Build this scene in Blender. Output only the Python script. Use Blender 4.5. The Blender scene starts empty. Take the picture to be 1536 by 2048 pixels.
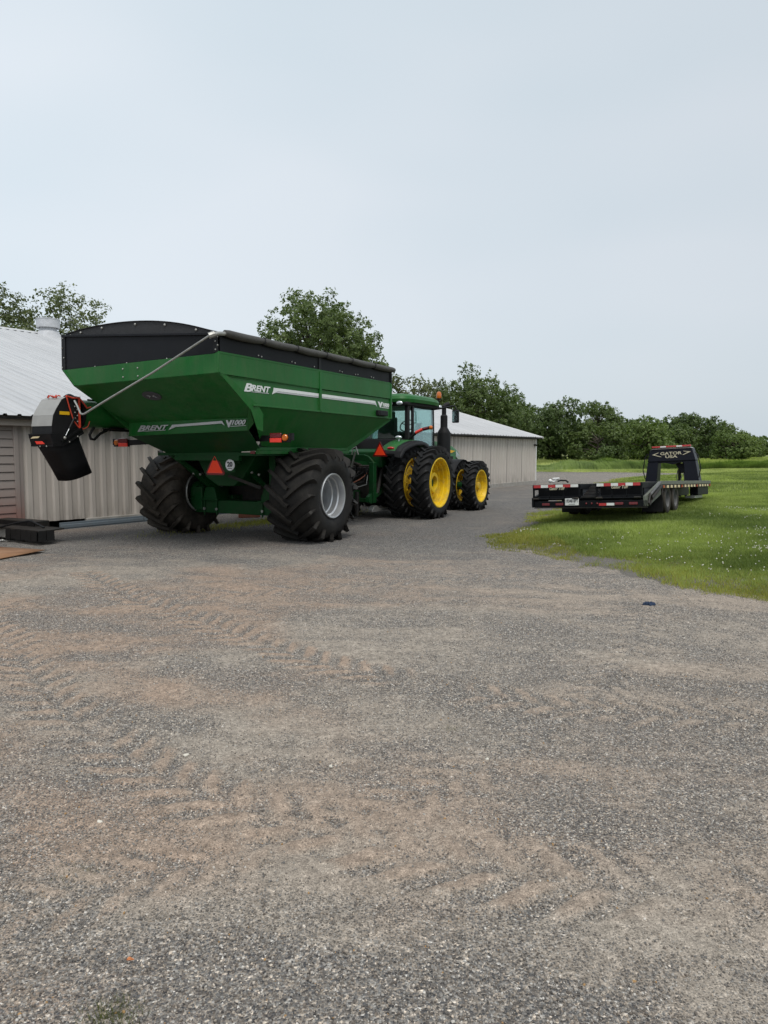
import bpy, bmesh, math, random
import numpy as np
from mathutils import Matrix, Vector, Euler

R = math.radians
SC = bpy.context.scene
COL = SC.collection
random.seed(7)
rng = np.random.default_rng(11)

# ------------------------------------------------------------------ camera
CAM_H = 1.78
cd = bpy.data.cameras.new('camera')
cd.sensor_fit = 'VERTICAL'
cd.sensor_height = 36.0
cd.lens = 36.0 * 1420.0 / 2048.0
cd.clip_start = 0.05
cd.clip_end = 3000
cam = bpy.data.objects.new('camera', cd)
COL.objects.link(cam)
cam.location = (0, 0, CAM_H)
cam.rotation_euler = (R(90) - math.atan(121.0 / 1420.0), 0, 0)
SC.camera = cam

# ------------------------------------------------------------------ sky, sun
SUN_EL, SUN_AZ = 62.0, 164.0          # azimuth clockwise from the view direction
w = bpy.data.worlds.new('World')
SC.world = w
w.use_nodes = True
nt = w.node_tree
nt.nodes.clear()
out = nt.nodes.new('ShaderNodeOutputWorld')
sky = nt.nodes.new('ShaderNodeTexSky')
sky.sky_type = 'NISHITA'
sky.sun_disc = False
sky.sun_elevation = R(SUN_EL)
sky.sun_rotation = R(SUN_AZ)
sky.dust_density = 4.0
bg1 = nt.nodes.new('ShaderNodeBackground')
bg1.inputs[1].default_value = 0.10
nt.links.new(sky.outputs[0], bg1.inputs[0])
tc = nt.nodes.new('ShaderNodeTexCoord')
mp = nt.nodes.new('ShaderNodeMapping')
mp.inputs['Scale'].default_value = (1.0, 1.0, 2.6)
nt.links.new(tc.outputs['Generated'], mp.inputs[0])
nz = nt.nodes.new('ShaderNodeTexNoise')
nz.inputs['Scale'].default_value = 1.7
nz.inputs['Detail'].default_value = 2
nz.inputs['Roughness'].default_value = 0.45
nt.links.new(mp.outputs[0], nz.inputs['Vector'])
cr = nt.nodes.new('ShaderNodeValToRGB')
cr.color_ramp.elements[0].position = 0.32
cr.color_ramp.elements[0].color = (0.64, 0.735, 0.80, 1)
cr.color_ramp.elements[1].position = 0.68
cr.color_ramp.elements[1].color = (0.745, 0.805, 0.86, 1)
nt.links.new(nz.outputs[0], cr.inputs[0])
bg2 = nt.nodes.new('ShaderNodeBackground')
bg2.inputs[1].default_value = 1.07
sx_ = nt.nodes.new('ShaderNodeSeparateXYZ')
nt.links.new(tc.outputs['Generated'], sx_.inputs[0])
mr_ = nt.nodes.new('ShaderNodeMapRange')
mr_.inputs[1].default_value = -0.5
mr_.inputs[2].default_value = 0.5
mr_.inputs[3].default_value = 1.10
mr_.inputs[4].default_value = 0.92
nt.links.new(sx_.outputs[0], mr_.inputs[0])
vs_ = nt.nodes.new('ShaderNodeVectorMath')
vs_.operation = 'SCALE'
nt.links.new(cr.outputs[0], vs_.inputs[0])
nt.links.new(mr_.outputs[0], vs_.inputs['Scale'])
nt.links.new(vs_.outputs[0], bg2.inputs[0])
mx = nt.nodes.new('ShaderNodeMixShader')
mx.inputs[0].default_value = 0.86
nt.links.new(bg1.outputs[0], mx.inputs[1])
nt.links.new(bg2.outputs[0], mx.inputs[2])
nt.links.new(mx.outputs[0], out.inputs[0])

sl = bpy.data.lights.new('sun', 'SUN')
sl.energy = 2.1
sl.angle = R(24)
sl.color = (1.0, 0.96, 0.9)
sun = bpy.data.objects.new('sun', sl)
COL.objects.link(sun)
d = Vector((math.sin(R(SUN_AZ)) * math.cos(R(SUN_EL)), math.cos(R(SUN_AZ)) * math.cos(R(SUN_EL)), math.sin(R(SUN_EL))))
sun.rotation_euler = d.to_track_quat('Z', 'Y').to_euler()
sun.location = d * 60

SC.view_settings.view_transform = 'Standard'
SC.view_settings.look = 'None'
SC.view_settings.exposure = 0.0
SC.view_settings.gamma = 1.0
SC.view_settings.use_curve_mapping = False
SC.render.engine = 'CYCLES'
SC.cycles.max_bounces = 6
SC.cycles.transparent_max_bounces = 8
SC.cycles.use_denoising = True

# ================================================================== helpers
class NT:
    """short-hand for building node trees"""
    def __init__(self, tree):
        self.t = tree
    def n(self, typ, **kw):
        nd = self.t.nodes.new(typ)
        for k, v in kw.items():
            setattr(nd, k, v)
        return nd
    def l(self, a, b):
        self.t.links.new(a, b)
    def val(self, sock, v):
        if hasattr(v, 'is_linked') or hasattr(v, 'links'):
            self.l(v, sock)
        else:
            sock.default_value = v
    def math(self, op, a, b=0.0, clamp=False):
        nd = self.n('ShaderNodeMath', operation=op, use_clamp=clamp)
        self.val(nd.inputs[0], a)
        self.val(nd.inputs[1], b)
        return nd.outputs[0]
    def noise(self, vec, scale, detail=4, rough=0.55, dist=0.0):
        nd = self.n('ShaderNodeTexNoise')
        self.l(vec, nd.inputs['Vector'])
        nd.inputs['Scale'].default_value = scale
        nd.inputs['Detail'].default_value = detail
        nd.inputs['Roughness'].default_value = rough
        nd.inputs['Distortion'].default_value = dist
        return nd.outputs[0]
    def ramp(self, fac, stops, interp='LINEAR'):
        nd = self.n('ShaderNodeValToRGB')
        cr = nd.color_ramp
        cr.interpolation = interp
        while len(cr.elements) < len(stops):
            cr.elements.new(0.5)
        for e, (p, c) in zip(cr.elements, stops):
            e.position = p
            e.color = (c, c, c, 1) if isinstance(c, (int, float)) else (*c, 1)
        self.l(fac, nd.inputs[0])
        return nd.outputs[0]
    def mix(self, fac, a, b, blend='MIX'):
        nd = self.n('ShaderNodeMix', data_type='RGBA', blend_type=blend)
        self.val(nd.inputs[0], fac)
        for s, v in ((nd.inputs[6], a), (nd.inputs[7], b)):
            if isinstance(v, tuple):
                s.default_value = (*v, 1) if len(v) == 3 else v
            else:
                self.l(v, s)
        return nd.outputs[2]
    def bump(self, h, strength, dist):
        nd = self.n('ShaderNodeBump')
        nd.inputs['Strength'].default_value = strength
        nd.inputs['Distance'].default_value = dist
        self.l(h, nd.inputs['Height'])
        return nd.outputs[0]

MATS = {}
def new_mat(name):
    m = bpy.data.materials.new(name)
    m.use_nodes = True
    t = NT(m.node_tree)
    b = m.node_tree.nodes['Principled BSDF']
    MATS[name] = m
    return m, t, b

def mat(name, col, rough=0.5, metal=0.0, var=0.12, nscale=3.0, bump=0.0, bscale=60.0, dirt=None, dirt_amt=0.5,
        dscale=2.0, coat=0.0, spec=0.5, emit=None):
    m, t, b = new_mat(name)
    tcn = t.n('ShaderNodeTexCoord')
    vec = tcn.outputs['Object']
    n1 = t.noise(vec, nscale, 5)
    lo = tuple(c * (1 - var) for c in col)
    hi = tuple(min(1, c * (1 + var)) for c in col)
    c = t.ramp(n1, [(0.3, lo), (0.7, hi)])
    if dirt:
        n2 = t.noise(vec, dscale, 8, 0.65)
        f = t.ramp(n2, [(0.62 - 0.3 * dirt_amt, 0.0), (0.82 - 0.15 * dirt_amt, min(1.0, dirt_amt * 1.2))])
        c = t.mix(f, c, dirt)
        rr = t.math('MULTIPLY_ADD', f, 0.35)
        rr.node.inputs[2].default_value = rough
        t.l(rr, b.inputs['Roughness'])
    else:
        n3 = t.noise(vec, nscale * 4, 4)
        rr = t.math('MULTIPLY_ADD', n3, 0.16)
        rr.node.inputs[2].default_value = max(0.02, rough - 0.08)
        t.l(rr, b.inputs['Roughness'])
    t.l(c, b.inputs['Base Color'])
    b.inputs['Metallic'].default_value = metal
    b.inputs['Specular IOR Level'].default_value = spec
    b.inputs['Coat Weight'].default_value = coat
    b.inputs['Coat Roughness'].default_value = 0.12
    if bump:
        t.l(t.bump(t.noise(vec, bscale, 5), bump, 0.02), b.inputs['Normal'])
    if emit:
        b.inputs['Emission Color'].default_value = (*emit, 1)
        b.inputs['Emission Strength'].default_value = 0
    return m

class G:
    """collects faces for one mesh"""
    def __init__(self):
        self.v = []
        self.f = []
    def add(self, vs, fs):
        o = len(self.v)
        self.v += [tuple(p) for p in vs]
        self.f += [tuple(i + o for i in f) for f in fs]
        return self
    def box(self, x0, x1, y0, y1, z0, z1):
        vs = [(x, y, z) for z in (z0, z1) for y in (y0, y1) for x in (x0, x1)]
        return self.add(vs, [(0, 2, 3, 1), (4, 5, 7, 6), (0, 1, 5, 4), (2, 6, 7, 3), (0, 4, 6, 2), (1, 3, 7, 5)])
    def bar(self, p, q, w, h, up=(0, 0, 1)):
        p, q, up = Vector(p), Vector(q), Vector(up)
        dd = (q - p).normalized()
        if abs(dd.dot(up)) > 0.99:
            up = Vector((0, 1, 0))
        s = dd.cross(up).normalized()
        u2 = s.cross(dd).normalized()
        vs = []
        for c in (p, q):
            for a, b in ((-1, -1), (1, -1), (1, 1), (-1, 1)):
                vs.append(c + s * (a * w / 2) + u2 * (b * h / 2))
        return self.add(vs, [(3, 2, 1, 0), (4, 5, 6, 7), (0, 1, 5, 4), (1, 2, 6, 5), (2, 3, 7, 6), (3, 0, 4, 7)])
    def tube(self, pts, r, n=10, cap=True):
        pts = [Vector(p) for p in pts]
        k = len(pts)
        rs = r if isinstance(r, (list, tuple)) else [r] * k
        prev = None
        vs, fs = [], []
        for i, p in enumerate(pts):
            t = (pts[min(i + 1, k - 1)] - pts[max(i - 1, 0)]).normalized()
            if prev is None:
                a = Vector((0, 0, 1)) if abs(t.z) < 0.9 else Vector((1, 0, 0))
                s = t.cross(a).normalized()
            else:
                s = (prev - t * prev.dot(t)).normalized()
            prev = s
            b = t.cross(s)
            for j in range(n):
                an = 2 * math.pi * j / n
                vs.append(p + (s * math.cos(an) + b * math.sin(an)) * rs[i])
        for i in range(k - 1):
            for j in range(n):
                fs.append((i * n + j, i * n + (j + 1) % n, (i + 1) * n + (j + 1) % n, (i + 1) * n + j))
        if cap:
            fs.append(tuple(range(n - 1, -1, -1)))
            fs.append(tuple((k - 1) * n + j for j in range(n)))
        return self.add(vs, fs)
    def plate(self, poly, th):
        """flat polygon given a thickness (to both sides of its plane)"""
        P = [Vector(p) for p in poly]
        nrm = Vector((0, 0, 0))
        for i in range(len(P)):
            nrm += P[i].cross(P[(i + 1) % len(P)])
        nrm.normalize()
        k = len(P)
        vs = [p + nrm * th / 2 for p in P] + [p - nrm * th / 2 for p in P]
        fs = [tuple(range(k)), tuple(range(2 * k - 1, k - 1, -1))]
        for i in range(k):
            fs.append((i, i + k, (i + 1) % k + k, (i + 1) % k))
        return self.add(vs, fs)
    def prism(self, poly, ax, a0, a1):
        f = {'x': lambda p, a: (a, p[0], p[1]), 'y': lambda p, a: (p[0], a, p[1]), 'z': lambda p, a: (p[0], p[1], a)}[ax]
        k = len(poly)
        vs = [f(p, a0) for p in poly] + [f(p, a1) for p in poly]
        fs = [tuple(range(k)), tuple(range(2 * k - 1, k - 1, -1))]
        for i in range(k):
            fs.append((i, i + k, (i + 1) % k + k, (i + 1) % k))
        return self.add(vs, fs)
    def strip(self, A, B, th=0.0):
        """surface between two equal-length polylines"""
        k = len(A)
        vs = list(A) + list(B)
        fs = [(i, i + 1, k + i + 1, k + i) for i in range(k - 1)]
        return self.add(vs, fs)
    def lathe(self, prof, n=48, ax='x', c=(0, 0, 0), closed=False):
        vs, fs = [], []
        for a, r in prof:
            for j in range(n):
                an = 2 * math.pi * j / n
                p = {'x': (a, r * math.cos(an), r * math.sin(an)), 'z': (r * math.cos(an), r * math.sin(an), a),
                     'y': (r * math.cos(an), a, r * math.sin(an))}[ax]
                vs.append((p[0] + c[0], p[1] + c[1], p[2] + c[2]))
        k = len(prof)
        for i in range(k if closed else k - 1):
            i2 = (i + 1) % k
            for j in range(n):
                fs.append((i * n + j, i * n + (j + 1) % n, i2 * n + (j + 1) % n, i2 * n + j))
        return self.add(vs, fs)
    def ball(self, c, r, n=8, sc=(1, 1, 1)):
        prof = [(-math.cos(math.pi * i / n), math.sin(math.pi * i / n)) for i in range(n + 1)]
        o = len(self.v)
        self.lathe([(a, max(rr, 1e-3)) for a, rr in prof], n * 2, 'z')
        for i in range(o, len(self.v)):
            x, y, z = self.v[i]
            self.v[i] = (c[0] + x * r * sc[0], c[1] + y * r * sc[1], c[2] + z * r * sc[2])
        return self
    def mesh(self, name, material, smooth=True, ang=32, recalc=True):
        me = bpy.data.meshes.new(name)
        me.from_pydata([tuple(p) for p in self.v], [], self.f)
        if recalc:
            bm = bmesh.new()
            bm.from_mesh(me)
            bmesh.ops.recalc_face_normals(bm, faces=bm.faces)
            bm.to_mesh(me)
            bm.free()
        if smooth:
            me.polygons.foreach_set('use_smooth', [True] * len(me.polygons))
            me.set_sharp_from_angle(angle=R(ang))
        me.materials.append(MATS[material] if isinstance(material, str) else material)
        me.update()
        return me
    def build(self, name, material, parent=None, smooth=True, bev=0.0, solid=0.0, ang=32, loc=None):
        o = link(name, self.mesh(name, material, smooth, ang), parent)
        if loc is not None:
            o.location = loc
        if solid:
            md = o.modifiers.new('solid', 'SOLIDIFY')
            md.thickness = solid
            md.offset = 0
        if bev:
            md = o.modifiers.new('bevel', 'BEVEL')
            md.width = bev
            md.segments = 2
            md.limit_method = 'ANGLE'
            md.angle_limit = R(40)
        return o

def link(name, data, parent=None):
    o = bpy.data.objects.new(name, data)
    COL.objects.link(o)
    if parent is not None:
        o.parent = parent
    return o

def tag(o, label=None, cat=None, group=None, kind=None):
    if label: o['label'] = label
    if cat: o['category'] = cat
    if group: o['group'] = group
    if kind: o['kind'] = kind
    return o

def thing(name, label, cat, loc=(0, 0, 0), rot=(0, 0, 0), group=None):
    o = link(name, None)
    o.empty_display_size = 0.3
    o.location = loc
    o.rotation_euler = rot
    return tag(o, label, cat, group)

def np_mesh(name, V, F, material, parent=None, smooth=False, attr=None):
    """fast mesh from numpy arrays; F is (n,3) or (n,4); attr: per-face float"""
    me = bpy.data.meshes.new(name)
    nv, nf, k = len(V), len(F), F.shape[1]
    me.vertices.add(nv)
    me.vertices.foreach_set('co', np.asarray(V, np.float32).ravel())
    me.loops.add(nf * k)
    me.loops.foreach_set('vertex_index', np.asarray(F, np.int32).ravel())
    me.polygons.add(nf)
    me.polygons.foreach_set('loop_start', np.arange(0, nf * k, k, dtype=np.int32))
    if smooth:
        me.polygons.foreach_set('use_smooth', np.ones(nf, bool))
    me.update(calc_edges=True)
    if attr is not None:
        a = me.attributes.new('tint', 'FLOAT', 'FACE')
        a.data.foreach_set('value', np.asarray(attr, np.float32))
    me.materials.append(MATS[material] if isinstance(material, str) else material)
    return link(name, me, parent)

def text(name, body, size, parent, loc, right, up, material, extrude=0.004, shear=0.0, bold=0.0, sx=1.0, align='LEFT', spacing=1.0, fit=None):
    cu = bpy.data.curves.new(name, 'FONT')
    cu.body = body
    cu.size = size
    cu.extrude = extrude
    cu.shear = shear
    cu.offset = bold
    cu.align_x = align
    cu.space_character = spacing
    cu.resolution_u = 3
    tmp = bpy.data.objects.new(name, cu)
    COL.objects.link(tmp)
    dg = bpy.context.evaluated_depsgraph_get()
    me = bpy.data.meshes.new_from_object(tmp.evaluated_get(dg))
    bpy.data.objects.remove(tmp)
    bpy.data.curves.remove(cu)
    me.name = name
    me.materials.clear()
    me.materials.append(MATS[material])
    if fit:                                  # stretch the word to a given width and height from its lower left corner
        co = np.empty(len(me.vertices) * 3)
        me.vertices.foreach_get('co', co)
        co = co.reshape(-1, 3)
        lo, hi = co.min(0), co.max(0)
        co[:, 0] = (co[:, 0] - lo[0]) / (hi[0] - lo[0]) * fit[0]
        co[:, 1] = (co[:, 1] - lo[1]) / (hi[1] - lo[1]) * fit[1]
        me.vertices.foreach_set('co', co.ravel())
        me.update()
    o = link(name, me, parent)
    r, u = Vector(right).normalized(), Vector(up).normalized()
    nrm = r.cross(u)
    m = Matrix((r * sx, u, nrm)).transposed().to_4x4()
    m.translation = Vector(loc)
    o.matrix_local = m
    return o

# ================================================================== materials
m, t, b = new_mat('green_paint')
tcn = t.n('ShaderNodeTexCoord')
vec = tcn.outputs['Object']
mpn = t.n('ShaderNodeMapping')
mpn.inputs['Scale'].default_value = (3.0, 3.0, 0.7)
t.l(vec, mpn.inputs[0])
film = t.noise(mpn.outputs[0], 1.6, 7, 0.65)
spots = t.noise(vec, 14, 6, 0.7)
c = t.ramp(t.noise(vec, 0.8, 3), [(0.3, (0.007, 0.098, 0.016)), (0.7, (0.010, 0.122, 0.021))])
ff = t.math('MULTIPLY', t.ramp(film, [(0.36, 0.0), (0.74, 0.55)]), t.ramp(spots, [(0.3, 0.45), (0.7, 1.0)]))
c = t.mix(ff, c, (0.085, 0.130, 0.065))
t.l(c, b.inputs['Base Color'])
rr = t.math('MULTIPLY_ADD', ff, 0.6)
rr.node.inputs[2].default_value = 0.34
t.l(rr, b.inputs['Roughness'])
b.inputs['Specular IOR Level'].default_value = 0.22
t.l(t.bump(t.noise(vec, 1.7, 2), 0.35, 0.03), b.inputs['Normal'])
mat('green_frame_shaded', (0.004, 0.050, 0.011), 0.5, 0.0, 0.10, 3, dirt=(0.04, 0.045, 0.03), dirt_amt=0.4, dscale=4, spec=0.25)  # frame green darkened to paint in underside shade, plus real dirt
mat('black_panel', (0.008, 0.0085, 0.011), 0.5, 0, 0.15, 2, dirt=(0.03, 0.03, 0.03), dirt_amt=0.25, dscale=1.6, spec=0.18)
mat('tarp', (0.022, 0.022, 0.024), 0.72, 0, 0.15, 6, bump=0.25, bscale=25)
mat('tarp_roll', (0.055, 0.052, 0.047), 0.6, 0, 0.2, 5, bump=0.3, bscale=30, dirt=(0.12, 0.112, 0.10), dirt_amt=0.35)
mat('black_metal', (0.008, 0.008, 0.009), 0.45, 0.0, 0.2, 8, dirt=(0.03, 0.028, 0.025), dirt_amt=0.25, dscale=6, spec=0.25)
mat('black_plastic', (0.012, 0.012, 0.013), 0.6, 0, 0.15, 8, bump=0.05, spec=0.22)
mat('dark_iron', (0.02, 0.018, 0.016), 0.6, 0.3, 0.3, 12, dirt=(0.07, 0.05, 0.035), dirt_amt=0.5, dscale=8)
mat('rubber_spout', (0.006, 0.006, 0.007), 0.55, 0, 0.2, 4, bump=0.08, bscale=20, spec=0.2)
mat('grey_hood', (0.30, 0.295, 0.28), 0.45, 0.0, 0.06, 6, dirt=(0.20, 0.19, 0.17), dirt_amt=0.3)
mat('silver', (0.50, 0.51, 0.52), 0.34, 0.75, 0.06, 5, dirt=(0.25, 0.22, 0.19), dirt_amt=0.25, dscale=5)
mat('galv', (0.36, 0.36, 0.34), 0.45, 0.6, 0.15, 12, dirt=(0.2, 0.18, 0.15), dirt_amt=0.4, dscale=10)
mat('chrome', (0.75, 0.75, 0.76), 0.15, 1.0, 0.03)
mat('decal_silver', (0.50, 0.51, 0.52), 0.4, 0.25, 0.06, 8)
mat('decal_light', (0.72, 0.73, 0.73), 0.4, 0.1, 0.05, 8)
mat('decal_dark', (0.05, 0.05, 0.06), 0.5, 0, 0.05)
mat('yellow_rim', (0.76, 0.50, 0.008), 0.42, 0, 0.08, 4, dirt=(0.25, 0.17, 0.06), dirt_amt=0.62, dscale=5, spec=0.35)
mat('yellow_dirty', (0.62, 0.40, 0.01), 0.5, 0, 0.12, 6, dirt=(0.14, 0.10, 0.05), dirt_amt=0.6, dscale=7)
mat('yellow_decal', (0.72, 0.42, 0.01), 0.45, 0, 0.1)
mat('red_lens', (0.45, 0.012, 0.012), 0.2, 0, 0.1, 30, coat=0.5)
mat('red_dark_lens', (0.14, 0.006, 0.010), 0.25, 0, 0.1, 30, coat=0.5)
mat('red_reflector', (0.90, 0.05, 0.03), 0.3, 0, 0.08, 40, coat=0.4)
mat('orange_triangle', (1.0, 0.055, 0.010), 0.5, 0, 0.04, 10)
mat('amber_lens', (0.55, 0.13, 0.006), 0.22, 0, 0.12, 60, coat=0.5)
mat('white_paint', (0.75, 0.75, 0.73), 0.5, 0, 0.06, 10, dirt=(0.4, 0.38, 0.34), dirt_amt=0.25)
mat('lamp_glass', (0.62, 0.65, 0.68), 0.1, 0.5, 0.2, 40)
mat('cream_letters', (0.50, 0.455, 0.33), 0.5, 0, 0.08, 20)
mat('cream_reflector', (0.80, 0.66, 0.40), 0.4, 0, 0.08, 20)
mat('strap_red', (0.55, 0.055, 0.025), 0.6, 0, 0.15, 20, bump=0.1)
mat('hose', (0.009, 0.009, 0.009), 0.55, 0, 0.2, 20, spec=0.25)
mat('seat_fabric', (0.03, 0.03, 0.032), 0.8, 0, 0.2, 20)
mat('concrete', (0.30, 0.285, 0.26), 0.9, 0, 0.15, 6, bump=0.3, bscale=30, dirt=(0.16, 0.14, 0.11), dirt_amt=0.5)
mat('blue_grey_board', (0.12, 0.15, 0.175), 0.7, 0, 0.12, 4, dirt=(0.08, 0.075, 0.07), dirt_amt=0.5, dscale=4)
mat('fascia', (0.36, 0.32, 0.28), 0.7, 0, 0.1, 3, dirt=(0.25, 0.13, 0.07), dirt_amt=0.3, dscale=5)
mat('rust_sheet', (0.30, 0.165, 0.09), 0.85, 0, 0.2, 3, bump=0.2, dirt=(0.22, 0.09, 0.035), dirt_amt=0.55, dscale=2.5)
mat('plank_wood', (0.20, 0.175, 0.14), 0.85, 0, 0.25, 8, bump=0.3, bscale=30, dirt=(0.09, 0.10, 0.05), dirt_amt=0.4)
mat('trailer_rail', (0.13, 0.14, 0.115), 0.6, 0.2, 0.2, 8, dirt=(0.2, 0.18, 0.13), dirt_amt=0.4, dscale=5)
mat('trailer_black', (0.005, 0.0055, 0.007), 0.5, 0, 0.15, 5, dirt=(0.018, 0.018, 0.016), dirt_amt=0.3, dscale=3, spec=0.15)
mat('neck_black', (0.006, 0.007, 0.013), 0.42, 0, 0.12, 4, dirt=(0.018, 0.018, 0.022), dirt_amt=0.25, dscale=3, spec=0.2)
mat('tyre_side_grey', (0.10, 0.10, 0.10), 0.7, 0, 0.25, 10)
mat('rag_blue', (0.012, 0.026, 0.06), 0.85, 0, 0.3, 20, bump=0.3)
mat('leaf_orange', (0.55, 0.20, 0.07), 0.7, 0, 0.2, 30)
mat('stone_white', (0.62, 0.58, 0.50), 0.75, 0, 0.12, 25, bump=0.2)
mat('brick_red', (0.25, 0.085, 0.05), 0.85, 0, 0.25, 12, bump=0.3)
mat('bark', (0.075, 0.06, 0.045), 0.9, 0, 0.3, 5, bump=0.5, bscale=12)
mat('vent_metal', (0.50, 0.51, 0.53), 0.7, 0.1, 0.12, 6, dirt=(0.3, 0.29, 0.28), dirt_amt=0.35)

def rubber(name, base, dust, amt):
    m, t, b = new_mat(name)
    tcn = t.n('ShaderNodeTexCoord')
    v = tcn.outputs['Object']
    geo = t.n('ShaderNodeNewGeometry')
    n1 = t.noise(v, 3.2, 8, 0.7)
    n2 = t.noise(v, 40, 4)
    pt = t.ramp(geo.outputs['Pointiness'], [(0.48, 0.0), (0.56, 1.0)])
    f = t.ramp(n1, [(0.40, 0.0), (0.75, 1.0)])
    f = t.math('MULTIPLY', f, amt)
    f = t.math('ADD', f, t.math('MULTIPLY', pt, amt * 0.5), clamp=True)
    f = t.math('MULTIPLY', f, t.math('MULTIPLY_ADD', n2, 0.8), clamp=True)
    f.node.inputs[1].default_value = 1.3
    c = t.mix(f, base, dust)
    t.l(c, b.inputs['Base Color'])
    b.inputs['Roughness'].default_value = 0.62
    b.inputs['Specular IOR Level'].default_value = 0.2
    t.l(t.bump(n2, 0.12, 0.01), b.inputs['Normal'])
rubber('rubber', (0.0075, 0.0075, 0.008), (0.038, 0.034, 0.029), 0.6)
rubber('rubber_dusty', (0.008, 0.0078, 0.0075), (0.085, 0.070, 0.055), 0.8)
rubber('rubber_clean', (0.0075, 0.0075, 0.0085), (0.028, 0.027, 0.026), 0.5)

# window glass of the cab: thin tinted pane
m, t, b = new_mat('cab_glass')
tr = t.n('ShaderNodeBsdfTransparent')
tr.inputs[0].default_value = (0.84, 0.95, 0.935, 1)
gl = t.n('ShaderNodeBsdfGlossy')
gl.inputs['Roughness'].default_value = 0.03
gl.inputs[0].default_value = (0.85, 0.95, 0.95, 1)
lw = t.n('ShaderNodeLayerWeight')
lw.inputs[0].default_value = 0.35
fac = t.math('MULTIPLY_ADD', lw.outputs['Fresnel'], 0.7)
fac.node.inputs[2].default_value = 0.06
ms = t.n('ShaderNodeMixShader')
t.l(fac, ms.inputs[0])
t.l(tr.outputs[0], ms.inputs[1])
t.l(gl.outputs[0], ms.inputs[2])
t.l(ms.outputs[0], m.node_tree.nodes['Material Output'].inputs[0])

# mirror face
mat('mirror_face', (0.8, 0.85, 0.86), 0.06, 1.0, 0.02)

# barn wall sheet: beige-grey painted steel, streaked and dirty at the foot
m, t, b = new_mat('wall_sheet')
tcn = t.n('ShaderNodeTexCoord')
geo = t.n('ShaderNodeNewGeometry')
oi = t.n('ShaderNodeObjectInfo')
mpn = t.n('ShaderNodeMapping')
mpn.inputs['Scale'].default_value = (3, 3, 0.5)
t.l(geo.outputs['Position'], mpn.inputs[0])
st = t.noise(mpn.outputs[0], 2.2, 7, 0.65)
big = t.noise(geo.outputs['Position'], 0.35, 3)
c = t.ramp(st, [(0.25, (0.435, 0.392, 0.352)), (0.5, (0.48, 0.438, 0.395)), (0.8, (0.515, 0.475, 0.432))])
c = t.mix(t.ramp(big, [(0.35, 0.0), (0.7, 0.35)]), c, (0.40, 0.36, 0.32))
rnd = t.ramp(oi.outputs['Random'], [(0.0, 0.92), (1.0, 1.05)])
c = t.mix(1.0, c, rnd, 'MULTIPLY')
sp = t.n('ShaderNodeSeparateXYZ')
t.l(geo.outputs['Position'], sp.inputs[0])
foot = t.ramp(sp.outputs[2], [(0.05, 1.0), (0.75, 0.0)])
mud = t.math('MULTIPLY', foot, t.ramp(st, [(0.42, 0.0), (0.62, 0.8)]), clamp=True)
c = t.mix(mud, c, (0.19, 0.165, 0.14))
t.l(c, b.inputs['Base Color'])
b.inputs['Roughness'].default_value = 0.5
b.inputs['Specular IOR Level'].default_value = 0.4

# roof sheet: white painted steel with dull streaks down the slope
m, t, b = new_mat('roof_sheet')
geo = t.n('ShaderNodeNewGeometry')
tcn = t.n('ShaderNodeTexCoord')
oi = t.n('ShaderNodeObjectInfo')
mpn = t.n('ShaderNodeMapping')
mpn.inputs['Scale'].default_value = (0.35, 5.0, 0.5)
t.l(tcn.outputs['Object'], mpn.inputs[0])
st = t.noise(mpn.outputs[0], 1.0, 7, 0.65)
bl = t.noise(tcn.outputs['Object'], 1.4, 6, 0.6)
c = t.ramp(st, [(0.3, (0.43, 0.435, 0.445)), (0.6, (0.52, 0.52, 0.525)), (0.8, (0.60, 0.60, 0.60))])
c = t.mix(t.ramp(bl, [(0.55, 0.0), (0.75, 0.35)]), c, (0.38, 0.37, 0.36))
rnd = t.ramp(oi.outputs['Random'], [(0.0, 0.94), (1.0, 1.04)])
c = t.mix(1.0, c, rnd, 'MULTIPLY')
t.l(c, b.inputs['Base Color'])
b.inputs['Roughness'].default_value = 0.45
b.inputs['Metallic'].default_value = 0.1

# door boards: beige going brick-red towards the foot (rain-splashed red dust)
m, t, b = new_mat('door_board')
geo = t.n('ShaderNodeNewGeometry')
sp = t.n('ShaderNodeSeparateXYZ')
t.l(geo.outputs['Position'], sp.inputs[0])
nn = t.noise(geo.outputs['Position'], 3.0, 6)
zz = t.math('MULTIPLY_ADD', nn, 0.5)
t.l(sp.outputs[2], zz.node.inputs[2])
c = t.ramp(zz, [(0.30, (0.24, 0.10, 0.078)), (0.95, (0.25, 0.165, 0.145)), (1.0, (0.26, 0.175, 0.155))])
c2 = t.ramp(t.math('MULTIPLY', zz, 0.5), [(0.35, (0.25, 0.165, 0.145)), (0.70, (0.28, 0.245, 0.225))])
c = t.mix(t.ramp(zz, [(0.5, 0.0), (0.9, 1.0)]), c, c2)
t.l(c, b.inputs['Base Color'])
b.inputs['Roughness'].default_value = 0.65

def leaf_mat(name, lo, hi, trans=0.35, rough=0.5):
    m, t, b = new_mat(name)
    at = t.n('ShaderNodeAttribute', attribute_name='tint')
    c = t.ramp(at.outputs['Fac'], [(0.0, lo), (1.0, hi)])
    t.l(c, b.inputs['Base Color'])
    b.inputs['Roughness'].default_value = rough
    b.inputs['Specular IOR Level'].default_value = 0.35
    tl = t.n('ShaderNodeBsdfTranslucent')
    c2 = t.mix(1.0, c, (1.15, 1.25, 0.6), 'MULTIPLY')
    t.l(c2, tl.inputs[0])
    ms = t.n('ShaderNodeMixShader')
    ms.inputs[0].default_value = trans
    t.l(b.outputs[0], ms.inputs[1])
    t.l(tl.outputs[0], ms.inputs[2])
    t.l(ms.outputs[0], m.node_tree.nodes['Material Output'].inputs[0])
leaf_mat('leaves_dark', (0.042, 0.076, 0.023), (0.145, 0.198, 0.066))
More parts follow.
